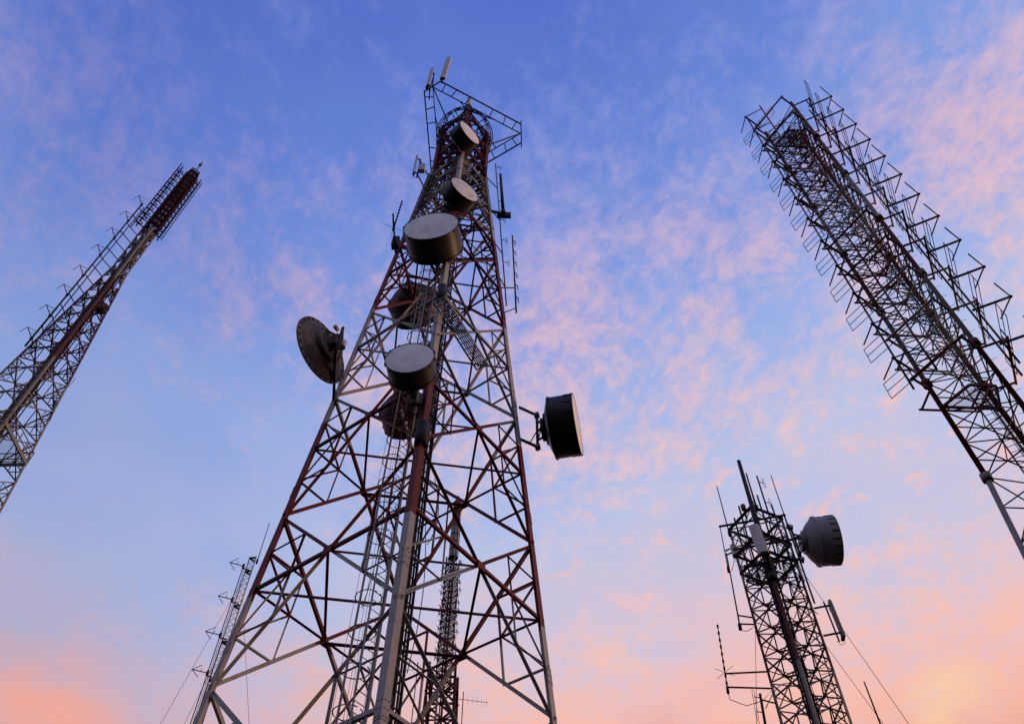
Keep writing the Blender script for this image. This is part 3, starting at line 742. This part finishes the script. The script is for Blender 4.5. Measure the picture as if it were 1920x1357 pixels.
# vertical pipes on the frames that carry the antennas
for k, sh in ((0, (-0.25, 0.25)), (2, (0.15, 1.0))):
    for s_ in sh:
        n_ = pol(1, NRM[k]); a, b = leg4(k, 0), leg4((k+1) % 3, 0); t_ = (b - a).normalized() if k == 0 else (a - b).normalized()*-1
        m_ = (a + b)/2; 
        base = (leg4(k, 20*SR) + leg4((k+1) % 3, 20*SR))/2; tt = (leg4((k+1) % 3, 20*SR) - leg4(k, 20*SR)).normalized()
        if k == 2: tt = -tt
        p = base + n_*(AR + .07) + tt*s_*SR; MB().tube(Vector((p.x, p.y, 19.3*SR)), Vector((p.x, p.y, 41.2*SR)), 0.05, 8).build('antenna_pipe', bands4, T4)
def dipole(label, base, n_, t_, lo, tip, half, group, proto=None):
    """boom from base out to the tip, V dipole swept back, three-rod reflector"""
    if proto is not None:
        o = proto.copy(); col.objects.link(o); o.location = base; o['label'] = label
        for ch in list(proto.children):
            c = ch.copy(); col.objects.link(c); c.parent = o
        return o
    o = thing('dipole_antenna', label, 'antenna', base, group)
    mb = MB(); mb.tube(base - n_*0.1, base + n_*tip, 0.062, 8); mb.ball(base + n_*tip, 0.085, 8); mb.build('boom', M['steel'], o)
    for s_ in (-1, 1):
        e = base + n_*tip - n_*(0.47*0.83*SR) + t_*s_*(0.88*0.83*SR); MB().tube(base + n_*tip, e, 0.036, 6).build('dipole_rod', M['steel'], o)
    mb = MB()
    for h in (-0.25*SR, 0.11*SR, 0.47*SR): mb.tube(base + n_*lo - t_*half + UP*h, base + n_*lo + t_*half + UP*h, 0.020, 5)
    for s_ in (-1, 1): mb.tube(base + n_*lo + t_*half*s_ - UP*.25*SR, base + n_*lo + t_*half*s_ + UP*.47*SR, 0.020, 5)
    for s_ in (-.12, .12): mb.tube(base + n_*lo + t_*half*s_ - UP*.25*SR, base + n_*lo + t_*half*s_ + UP*.47*SR, 0.03, 5)
    mb.build('reflector_grid', M['steel'], o)
    return o
ORD = ['topmost', 'second', 'third', 'fourth', 'fifth', 'sixth', 'seventh', 'eighth', 'ninth', 'tenth', 'eleventh', 'lowest']
pr_, pl_ = None, None
for i in range(12):
    z = (40.78 - 1.85*i)*SR
    n_ = pol(1, NRM[0]); t_ = pol(1, NRM[0] + math.pi/2); lab = ORD[i]; far = ' from the top' if 0 < i < 11 else ''
    mid = C4 + n_*(0.51*SR); b = mid - t_*(0.12*SR) + n_*(AR + .08); b.z = z
    pr_ = dipole(f'{lab} dipole{far} on the right side of the antenna-clad right tower', b, n_, t_, 0.26, 1.08*SR, 1.17*SR, 'dipoles down the right side of the right tower', pr_) if i else dipole(f'{lab} dipole{far} on the right side of the antenna-clad right tower', b, n_, t_, 0.26, 1.08*SR, 1.17*SR, 'dipoles down the right side of the right tower')
    n_ = pol(1, NRM[2]); t_ = pol(1, NRM[2] - math.pi/2)
    b = C4 + n_*(0.79*SR) + t_*(0.9*SR); b.z = z
    lb = f'{lab} dipole{far} on the left side of the antenna-clad right tower'
    pl_ = dipole(lb, b, n_, t_, 0.0, 0.92*SR, 1.02*SR, 'dipoles down the left side of the right tower', pl_) if i else dipole(lb, b, n_, t_, 0.0, 0.92*SR, 1.02*SR, 'dipoles down the left side of the right tower')

# ================================================================= SMALLER TOWER, LOWER RIGHT
A3 = math.atan2(32.57, 12.8); C3 = pol(36.46, A3); W3 = 1.46
def leg3(k, z):
    r_ = W3 + max(0, 12 - z)*0.05
    return C3 + pol(r_, A3 + math.pi + R(2) + k*math.pi/2) + UP*z           # 0 near, 1 right, 2 back, 3 left
Z3 = 31.6
bands3 = banded('small_tower_paint', [8.0, 15.0, 22.2, 27.6], True, red=(0.07, 0.013, 0.010), white=(0.19, 0.18, 0.18))
T3 = thing('lattice_tower', 'slender square lattice tower at lower right with whip antennas and one grey drum', 'tower', (C3.x, C3.y, GZ))
lattice(T3, bands3, leg3, [Z3 - 1.34*i for i in range(25)][::-1], 0.15, 0.062, 0.06, 0.05, corner=4, secondaries=False, legbreaks=[-1.6, 12, Z3])
for k in range(4): MB().box(leg3(k, GZ) + UP*.1, Vector((.4, 0, 0)), Vector((0, .4, 0)), UP*.2).build('concrete_footing', M['concrete'], T3)
for z in (31.55, 29.75, 28.55):
    mb = MB()
    for k in range(4): mb.bar(leg3(k, z), leg3((k+1) % 4, z), 0.14, 0.1)
    mb.build('head_beam', M['deepred'], T3)
for (k, z) in ((3, 27.9), (0, 28.2)):
    a, b = leg3(k, z), leg3((k+1) % 4, z); inn = (C3 + UP*z - (a+b)/2).normalized(); mb = MB()
    pts = [a.lerp(b, .12), a.lerp(b, .88), a.lerp(b, .88) + inn*.75, a.lerp(b, .12) + inn*.75]
    mb.v = [tuple(p) for p in pts]; mb.f = [(0, 1, 2, 3)]; mb.sm = [False]; pf = mb.build('work_platform', M['mesh'], T3)
    mb = MB()
    for i in range(4): mb.bar(pts[i], pts[(i+1) % 4], 0.08, 0.05)
    mb.build('platform_beam', M['steel'], pf)
nin = (C3 - leg3(0, 0)); nin.z = 0; nin.normalize(); nrt = nin.cross(UP)
near3 = lambda a, b, z: leg3(0, z) + nin*a + nrt*b
for i in range(10):
    mb = MB(); o = -0.27 + 0.056*i; mb.path([near3(0.20 + .05*(i % 2), o + random.uniform(-.02, .02), zz) for zz in [t_*2.0 for t_ in range(0, 16 - (i % 4))]], 0.03 + .008*(i % 3), 6); mb.build('feeder_cable', M['black'], T3)
lad = MB()
for o in (.75, 1.15): lad.bar(near3(.9, o, 0), near3(.9, o, 30), 0.05)
z = 0
while z < 30: lad.tube(near3(.9, .75, z), near3(.9, 1.15, z), 0.014, 5); z += .3
lad.build('climbing_ladder', M['steel'], T3)
for z0, b0, b1, sg in ((20.5, -1.9, .3, 1.0), (22.6, -1.2, .4, -.7), (24.6, .4, 1.5, .6), (18.5, .2, 1.3, .9)):
    mb = MB(); mb.path([near3(.4, b0 + (b1 - b0)*t_/10, z0 + sg*math.sin(math.pi*t_/10)) for t_ in range(11)], .02, 5); mb.build('loose_cable', M['black'], T3)
# masts on its head
for i, (b, a_, z0, z1) in enumerate(((.5, .4, 27.5, 32.6), (1.1, .9, 26.5, 32.2), (-.6, .7, 27.0, 32.4), (-1.0, 1.1, 28, 32.0), (.2, 1.2, 27, 33.0), (1.6, 1.5, 26, 31.9))):
    MB().tube(near3(a_, b, z0), near3(a_, b, z1), .05, 6).build('head_pipe', M['steel'], T3)
for z, b0, b1 in ((30.9, -1.9, 1.6), (29.2, -1.5, 2.0), (28.0, -1.2, 1.4)):
    MB().bar(near3(.25, b0, z), near3(.6, b1, z + .1), .09).build('head_arm', M['steel'], T3)
whip('thick black pole antenna rising highest from the smaller right-hand tower', leg3(0, 26.8) - nin*.2, at(1385, 864, 35), 0.15, M['black'], name='stick_antenna')
whip('thin red rod beside the thick black pole on the smaller right-hand tower', at(1418, 950, 35.3), at(1399, 887, 35.3), 0.055, M['redpaint'])
loop_mast('folded dipole mast between black pole and bare whip on the smaller right-hand tower', at(1445, 975, 36.0), at(1419, 892, 36.0), 2, (1, .3, 0), [], 0.6, r=0.045, t0=.4, t1=.86)
whip('bare thin whip on the right corner of the smaller right-hand tower head', at(1477, 985, 36.5), at(1445, 890, 36.5), 0.032, M['steel'])
p = at(1367, 998, 36.4); whip('bare thin whip on the left corner of the smaller right-hand tower head', p, at(1344, 911, 36.4), 0.035, M['steel'], arms=[(0.02, leg3(3, p.z))])
p, q = at(1365, 1065, 36.6), at(1350, 987, 36.6); whip('short whip on twin arms left of the smaller right-hand tower head', p, q, 0.03, M['steel'], arms=[(0.3, leg3(3, p.lerp(q, .3).z)), (0.4, leg3(3, p.lerp(q, .4).z))], radials=0)
p, q = at(1387, 1172, 36.6), at(1362, 1036, 36.6); whip('long thin whip hanging along the left side of the smaller right-hand tower', p, q, 0.04, M['steel'], arms=[(0.02, leg3(3, p.z - .2)), (0.13, leg3(3, p.z + .2))])
p, q = at(1364, 1290, 36.2), at(1345, 1170, 36.2)
o = whip('segmented whip with radials on two long arms left of the smaller right-hand tower', p, q, 0.030, M['steel'], arms=[(0.02, leg3(3, p.z - .2)), (0.22, leg3(3, p.lerp(q, .22).z - .1))], seg=True)
mb = MB(); c = p.lerp(q, .24)
for i in range(4): mb.tube(c, c + pol(.6, 1.57*i + .5), 0.012, 5)
mb.build('radials', M['steel'], o)
p, q = at(1438, 1375, 36.0), at(1425, 1300, 36.0); loop_mast('dark dipole stack low on the left leg of the smaller right-hand tower', p, q, 3, (-1, -.2, 0), [(.85, leg3(3, q.z - .3))], 0.55, r=.06, t0=.15, t1=.9)
p, q = at(1656, 1370, 36.6), at(1620, 1277, 36.6); whip('lone whip beside a guy wire at the bottom right corner', p, q, 0.04, M['steel'], arms=[(0.02, leg3(1, p.z - .3))])
bz = at(1395, 955, 36.0); o = thing('obstruction_beacon', 'small red obstruction lamp on the head of the smaller right-hand tower', 'lamp', bz); MB().lathe(bz, UP, [(0, .14), (.3, .14), (.42, .05)], 14).build('lamp_glass', M['lamp'], o); MB().tube(bz - UP*.7, bz, .06, 8).build('base', M['steel'], o)

def guy(label, p, q, sag=0.0, r=0.012):
    p, q = Vector(p), Vector(q); mb = MB(); mb.path([p.lerp(q, t_/12) - UP*sag*4*(t_/12)*(1 - t_/12) for t_ in range(13)], r, 5)
    o = mb.build('guy_wire', M['steel']); return tag(o, label, 'cable')
def ground_pt(px, py, through, d2):                    # ground anchor on the line of sight plane
    pass
def anchor_on(p, x2, y2, d2):
    """extend the line from p through the point seen at (x2, y2), distance d2, down to the ground"""
    e = at(x2, y2, d2); p = Vector(p); t_ = (GZ - p.z)/(e.z - p.z); return p + (e - p)*t_
p = leg3(1, 28.3); guy('thin guy wire from the head of the smaller right-hand tower down past its long panel', p, anchor_on(p, 1703, 1355, 33.5))
p = leg3(1, 23.6); guy('thin guy wire from the middle of the smaller right-hand tower down to the right', p, anchor_on(p, 1641, 1336, 35))
p = at(1415, 1107, 36.3); guy('thin wire hanging straight down left of the smaller right-hand tower near leg', p, anchor_on(p, 1419, 1357, 35.8))

# ================================================================= TOWER ON THE LEFT (far, tapered, panel array on top)
S2 = 2.0; U2 = Vector((-0.679, 0.734, 0)); U2.normalize(); C2 = U2*(25*S2); A2 = math.atan2(U2.y, U2.x)
def leg2(k, z):
    a_ = (0.34 + 0.084*max(0, 31.4 - z/S2))*S2*1.02
    return C2 + pol(a_, A2 + math.pi + k*math.pi/2) + UP*z                   # 0 near, 1 right (seen from the camera), 2 back, 3 left
bands2 = banded('left_tower_paint', [24.05*S2, 30.2*S2, 35.0*S2], True, red=(0.06, 0.006, 0.005), white=(0.14, 0.135, 0.135))
T2 = thing('lattice_tower', 'distant red and white lattice tower on the left topped by a dark red panel array', 'tower', (C2.x, C2.y, GZ))
nodes2 = [-1.4]; 
while nodes2[-1] < 35*S2: nodes2.append(nodes2[-1] + max(2.5, 0.92*1.414*(0.34 + 0.084*max(0, 31.4 - nodes2[-1]/S2))*S2))
nodes2[-1] = 35.2*S2
lattice(T2, bands2, leg2, nodes2, 0.17, 0.085, 0.085, 0.05, corner=4, secondaries=True, legbreaks=[-1.6, 31.4*S2, 41.3*S2])
for k in range(4): MB().box(leg2(k, GZ) + UP*.1, Vector((.6, 0, 0)), Vector((0, .6, 0)), UP*.2).build('concrete_footing', M['concrete'], T2)
e_in = U2; e_rt = U2.cross(UP)
tray = MB()
for o in (-.30, .30):
    tray.bar(C2 - e_in*0.2 + e_rt*o, C2 - e_in*0.2 + e_rt*o + UP*35*S2, 0.08)
z = 0
while z < 70: tray.bar(C2 - e_in*.2 - e_rt*.3 + UP*z, C2 - e_in*.2 + e_rt*.3 + UP*z, 0.04); z += .7
tr = tray.build('cable_ladder', bands2, T2)
for i in range(8):
    mb = MB(); p = C2 - e_in*.28 + e_rt*(-.27 + .077*i); mb.tube(p + UP*0, p + UP*(70 - 2*(i % 3)), .042, 6); mb.build('feeder_cable', M['black'], tr)
lad = MB()
for o in (.55, .95): lad.bar(C2 + e_in*.5 + e_rt*o*.8, C2 + e_in*.2 + e_rt*o*.4 + UP*70, .06)
z = 0
while z < 70: t_ = z/70; lad.tube(C2 + e_in*(.5-.3*t_) + e_rt*.55*(.8-.4*t_) + UP*z, C2 + e_in*(.5-.3*t_) + e_rt*.95*(.8-.4*t_) + UP*z, .018, 5); z += .5
lad.build('climbing_ladder', M['deepred'], T2)
# work platform in the tower
z = 20.2*S2; mb = MB(); pts = [leg2(k, z) for k in range(4)]; mb.v = [tuple(p) for p in pts]; mb.f = [(0, 1, 2, 3)]; mb.sm = [False]; pf = mb.build('work_platform', M['mesh'], T2)
mb = MB()
for k in range(4):
    a, b = pts[k], pts[(k+1) % 4]; mb.bar(a, b, .25, .1)
    for h in (.55, 1.1): mb.bar(a + UP*h, b + UP*h, .05)
    for t_ in (.0, .25, .5, .75): mb.bar(a.lerp(b, t_), a.lerp(b, t_) + UP*1.1, .05)
mb.build('guard_rail', bands2, pf)
mb = MB(); c = C2 + e_rt*.62 + e_in*.3 + UP*28.7*S2; mb.lathe(c, -e_in, [(0, .45), (.5, .55), (.55, .5)], 20); mb.build('equipment_drum', M['steel'], T2)
# inner mast of the array
mb = MB()
for k in range(4):
    a = C2 + pol(.62, A2 + k*math.pi/2 + math.pi/4); mb.bar(a + UP*35.0*S2, a + UP*41.3*S2, .16)
z = 35*S2
while z < 41.2*S2:
    for k in range(4):
        a, b = (C2 + pol(.62, A2 + (k+j)*math.pi/2 + math.pi/4) for j in (0, 1)); mb.bar(a + UP*z, b + UP*z, .08); mb.bar(a + UP*z, b + UP*(z + .95), .06); mb.bar(b + UP*z, a + UP*(z + .95), .06)
    z += .95
mb.build('array_mast', M['deepred'], T2)
mb = MB(); mb.tube(C2 + UP*41.3*S2, C2 + UP*43.1*S2, .05, 8); mb.build('finial_pole', M['steel'], T2)
bp = C2 + UP*42.7*S2; o = thing('obstruction_beacon', 'small dark lamp on the tip of the distant left tower', 'lamp', bp); MB().ball(bp, .18).build('lamp_glass', M['lamp'], o); MB().tube(bp - UP*.25, bp - UP*.1, .10, 10).build('base', M['steel'], o)
# TV panel antennas round the mast: reflector plate, two dipole pairs, stand-off
def tv_panel(label, base, n_, t_, group):
    o = thing('tv_panel_antenna', label, 'antenna', base, group)
    mb = MB(); mb.box(base + n_*.32, t_*.40, n_*.02, UP*.38); 
    for s_ in (-1, 1): mb.box(base + n_*.36 + t_*.40*s_, t_*.02, n_*.06, UP*.38)
    mb.build('reflector_plate', M['deepred'], o)
    mb = MB()
    for h in (-.2, .2):
        mb.tube(base + n_*.32 + UP*h, base + n_*.62 + UP*h, .03, 6)
        mb.box(base + n_*.62 + UP*h, t_*.30, n_*.03, UP*.05)
    mb.build('dipoles', M['steel'], o)
    mb = MB(); 
    for h in (-.25, .25): mb.bar(base, base + n_*.32 + UP*h, .06)
    mb.build('standoff', M['steel'], o)
    return o
side_names = ['on the near side', 'on the right side', None, 'on the left side']
for kk, extra in ((0, 0), (1, .12), (3, .38)):
    proto = None
    ang = A2 + math.pi + kk*math.pi/2
    for i in range(13):
        z = (41.0 - 0.485*i)*S2; base = C2 + pol(.48 + extra, ang) + UP*z
        lab = f'{["topmost","second","third","fourth","fifth","sixth","seventh","eighth","ninth","tenth","eleventh","twelfth","lowest"][i]} dark red panel{" from the top" if 0 < i < 12 else ""} {side_names[kk]} of the left tower array'
        if proto is None: proto = tv_panel(lab, base, pol(1, ang), pol(1, ang + math.pi/2), f'panel antennas {side_names[kk]} of the left tower array')
        else:
            o = proto.copy(); col.objects.link(o); o.location = base; o['label'] = lab
            for ch in list(proto.children):
                c = ch.copy(); col.objects.link(c); c.parent = o
mb = MB()
for s_ in (-.36, .36):
    p = C2 + pol(1.5, A2 + math.pi + 3*math.pi/2) + e_in*s_; mb.bar(p + UP*34.7*S2, p + UP*41.4*S2, .07)
for s_ in (-.25, .25):
    p = C2 + pol(1.0, A2 + math.pi + math.pi/2) + e_in*s_; mb.bar(p + UP*35.2*S2, p + UP*40.8*S2, .06)
z = 35.0*S2
while z < 41.3*S2:
    mb.bar(C2 + pol(.6, A2 + math.pi/2) + UP*z, C2 + pol(1.5, A2 + math.pi/2) + UP*z, .08); mb.bar(C2 + pol(.6, A2 - math.pi/2) + UP*z, C2 + pol(1.0, A2 - math.pi/2) + UP*z, .08); z += .97
mb.build('array_side_frame', M['deepred'], T2)
# side mast with eight V dipoles
ml = -0.98*S2
mp = lambda z: C2 - e_rt*abs(ml) - e_in*0.3 + UP*z
o = MB()
o.tube(mp(24.6*S2), mp(36.35*S2), 0.07, 8); o.tube(mp(24.6*S2) + e_rt*.32, mp(36.1*S2) + e_rt*.32, 0.045, 6)
for i in range(15):
    z = (25.2 + .76*i)*S2
    o.bar(mp(z), leg2(3, z - .25), .06)
SM = o.build('antenna_side_pole', M['steel'], T2)
def vdip(label, base, dirn, ln, sweep, group, name='v_dipole_antenna'):
    o = thing(name, label, 'antenna', base, group); d = pol(1, R(dirn)); tip = base + d*ln
    MB().tube(base - d*.05, tip, .035, 6).build('boom', M['steel'], o)
    for s_ in (-1, 1):
        e = tip + pol(.85, R(dirn + 180 + s_*sweep)); MB().tube(tip, e, .022, 5).build('dipole_rod', M['steel'], o)
    MB().tube(base + d*ln*.45, base + d*ln*.45 + pol(.35, R(dirn + 90)), .018, 5).build('director_rod', M['steel'], o)
    MB().box(base, pol(.08, R(dirn)), pol(.08, R(dirn + 90)), UP*.14).build('clamp', M['black'], o)
    return o
proto = None
for i, z in enumerate((36.15, 34.5, 32.9, 31.35, 29.6, 28.1, 26.6, 25.1)):
    lab = f'V dipole on the side mast of the distant left tower, {["topmost","second from the top","third from the top","fourth from the top","fifth from the top","sixth from the top","second from the bottom","lowest"][i]}'
    if proto is None: proto = vdip(lab, mp(z*S2), -88, 1.0, 55, 'V dipoles on the left tower side mast')
    else:
        o = proto.copy(); col.objects.link(o); o.location = mp(z*S2); o['label'] = lab
        for ch in list(proto.children):
            c = ch.copy(); col.objects.link(c); c.parent = o
p = C2 + e_rt*1.05*S2*1.0 + UP*22.6*S2; whip('thin whip at the right leg of the distant left tower', at(104, 752, 49.5), at(142, 709, 49.5), 0.03, M['galv'], arms=[(0.02, leg2(1, 44.6))])

# ================================================================= SLIM GUYED MAST, LOWER LEFT
C5 = pol(50, math.atan2(46.55, -18.2)); 
bands5 = banded('slim_mast_paint', [9, 15, 21, 27, 33], False)
def leg5(k, z): return C5 + pol(.27, R(200 + 120*k)) + UP*z
T5 = thing('guyed_mast', 'slim red and white guyed mast rising behind the left leg of the middle tower', 'tower', (C5.x, C5.y, GZ))
for k in range(3): MB().tube(leg5(k, GZ), leg5(k, 39.6), .045, 6).build('leg', bands5, T5)
mb = MB(); z = GZ + .2
while z < 39.2:
    for k in range(3): mb.tube(leg5(k, z), leg5((k+1) % 3, z + .24), .016, 4); mb.tube(leg5((k+1) % 3, z + .24), leg5(k, z + .48), .016, 4)
    z += .48
mb.build('lattice_bracing', bands5, T5)
mb = MB()
for z in (39.5, 38.3, 35.4, 32.6, 29.9):
    for k in range(3): mb.bar(leg5(k, z), leg5((k+1) % 3, z), .10)
mb.build('horizontal_frame', M['steel'], T5)
MB().box(C5 + UP*(GZ + .1), Vector((.5, 0, 0)), Vector((0, .5, 0)), UP*.25).build('concrete_footing', M['concrete'], T5)
whip('tall thin whip on top of the slim guyed mast at lower left', C5 + pol(.3, R(10)) + UP*39.4, C5 + pol(.3, R(10)) + UP*43.0, .035, M['steel'])
sp = lambda z: C5 + (pol(1, R(203))*.50) + UP*z
MB().tube(sp(22), sp(38.8), .035, 6).build('side_pole', M['steel'], T5)
MB().tube(sp(22) + pol(.12, R(20)), sp(38.6) + pol(.12, R(20)), .02, 5).build('feeder_cable', M['black'], T5)
proto = None
for i, z in enumerate((38.7, 35.85, 33.05, 30.3)):
    lab = f'arrow-like V dipole on the slim guyed mast at lower left, {["topmost","second from the top","third from the top","lowest"][i]}'
    if proto is None: proto = vdip(lab, sp(z), 203, .95, 55, 'V dipoles on the slim mast')
    else:
        o = proto.copy(); col.objects.link(o); o.location = sp(z); o['label'] = lab
        for ch in list(proto.children):
            c = ch.copy(); col.objects.link(c); c.parent = o
mb = MB()
for z in (38.5, 35.65, 32.85, 30.1): mb.bar(sp(z), C5 + UP*z, .06)
mb.build('side_arm', M['steel'], T5)
p = leg5(0, 37.5); guy('upper thin guy wire running down left from the slim mast at lower left', p, anchor_on(p, 302, 1355, 44))
p = leg5(0, 31.0); guy('lower thin guy wire running down left from the slim mast at lower left', p, anchor_on(p, 346, 1355, 46))
p = leg5(1, 36.0); guy('nearly vertical thin guy wire right of the slim mast at lower left', p, anchor_on(p, 467, 1357, 45))

# ================================================================= SLENDER BROADCAST MAST BEHIND
C6 = pol(60, math.atan2(59.78, -5.2))
T6 = thing('broadcast_mast', 'slender mast with red and white cylinder top seen through the middle tower', 'tower', (C6.x, C6.y, GZ))
mb = MB(); mb.lathe(C6, UP, [(54.9, .40), (58.0, .40), (58.25, .25), (58.3, .16), (58.75, .16), (58.95, .05)], 24); mb.build('cylinder_top', M['redpaint'], T6)
mb = MB(); mb.lathe(C6, UP, [(51.0, .42), (54.9, .42)], 24); mb.build('cylinder_radome', M['whitepaint'], T6)
mb = MB()
for z in (51.0, 51.9, 52.8, 53.7, 54.7, 55.6, 56.5): mb.lathe(C6, UP, [(z, .435), (z + .12, .435)], 24)
for a in (0, 1, 2): p = C6 + pol(.44, R(-100 + 50*a)); mb.bar(p + UP*51, p + UP*54.8, .06)
mb.build('mounting_bands', M['steel'], T6)
bands6 = banded('rear_mast_paint', [41.0, 43.5, 47.5], False, red=(0.05, 0.007, 0.006), white=(0.07, 0.065, 0.065))
def leg6(k, z): return C6 + pol(.62, R(-70 + 90*k)) + UP*z
for k in range(4): MB().bar(leg6(k, 38), leg6(k, 51), .10).build('leg', bands6, T6)
mb = MB(); z = 38.0
while z < 50.6:
    for k in range(4): mb.bar(leg6(k, z), leg6((k+1) % 4, z + .6), .045); mb.bar(leg6((k+1) % 4, z), leg6(k, z + .6), .045); mb.bar(leg6(k, z), leg6((k+1) % 4, z), .05)
    z += .6
for o in range(5): p = C6 + pol(.12, o*1.3); mb.tube(p + UP*GZ, p + UP*51, .05, 6)
mb.build('lattice_bracing', bands6, T6)
def spike(label, base, n_, grp):
    o = thing('ring_dipole', label, 'antenna', base, grp); t_ = UP.cross(n_); mb = MB()
    mb.bar(base - n_*.35, base, .045); mb.build('boom', M['steel'], o)
    mb = MB(); mb.tube(base - UP*.30 + t_*.06, base + UP*.30 - t_*.06, .034, 5); mb.tube(base - t_*.30, base + t_*.30 + UP*.12, .030, 5); mb.build('dipole_rod', M['steel'], o)
    return o
for k in range(4):
    proto = None; ang = R(-70 + 90*k + 45); sd = ['right front', 'right rear', 'left rear', 'left front'][k]
    for i in range(14):
        base = C6 + pol(.88, ang + .2*math.sin(i*2.1)) + UP*(50.2 - .72*i)
        lab = f'small spiky dipole, {sd} column of the slender mast behind the middle tower'
        if proto is None: proto = spike(lab, base, pol(1, ang), f'spiky dipoles on the {sd} of the rear mast')
        else:
            o = proto.copy(); col.objects.link(o); o.location = base
            for ch in list(proto.children):
                c = ch.copy(); col.objects.link(c); c.parent = o
def leg6b(k, z): return C6 + pol(1.60 + (39.3 - z)*.035, R(-48 + 90*k)) + UP*z
redmat6 = worn('dull_red_paint', (0.07, 0.010, 0.008), (0.04, 0.012, 0.01), 0.7)
lattice(T6, redmat6, leg6b, [39.3 - 2.3*i for i in range(18)][::-1], .2, .15, .15, .07, corner=4, secondaries=False, legbreaks=[GZ, 39.6])

# ---------------------------------------------------------------- small yagi masts behind
def yagi(label, p, q, dirn, n_, ln):
    p, q = Vector(p), Vector(q); o = thing('yagi_antenna', label, 'antenna', p); d = pol(1, R(dirn)); t_ = pol(1, R(dirn + 90))
    MB().tube(p, q, .028, 6).build('mast', M['steel'], o)
    b = q - UP*.5; mb = MB(); mb.tube(b - d*ln*.3, b + d*ln*.7, .016, 5)
    mb.build('boom', M['steel'], o); mb = MB()
    for i in range(n_): c = b + d*ln*(-.28 + .95*i/(n_-1)); mb.tube(c - UP*(.34 - .012*i), c + UP*(.34 - .012*i), .007, 4)
    mb.build('elements', M['steel'], o)
    return o
q = at(869, 1296, 45); yagi('faint yagi antenna on a thin pole right of the slender rear mast', Vector((q.x, q.y, GZ)), q, 12, 8, 2.1)
q = at(784, 1240, 43); o = yagi('thin mast with small yagi seen between the middle tower legs, left of the slender mast', Vector((q.x, q.y, GZ)), q, 175, 6, 1.9)
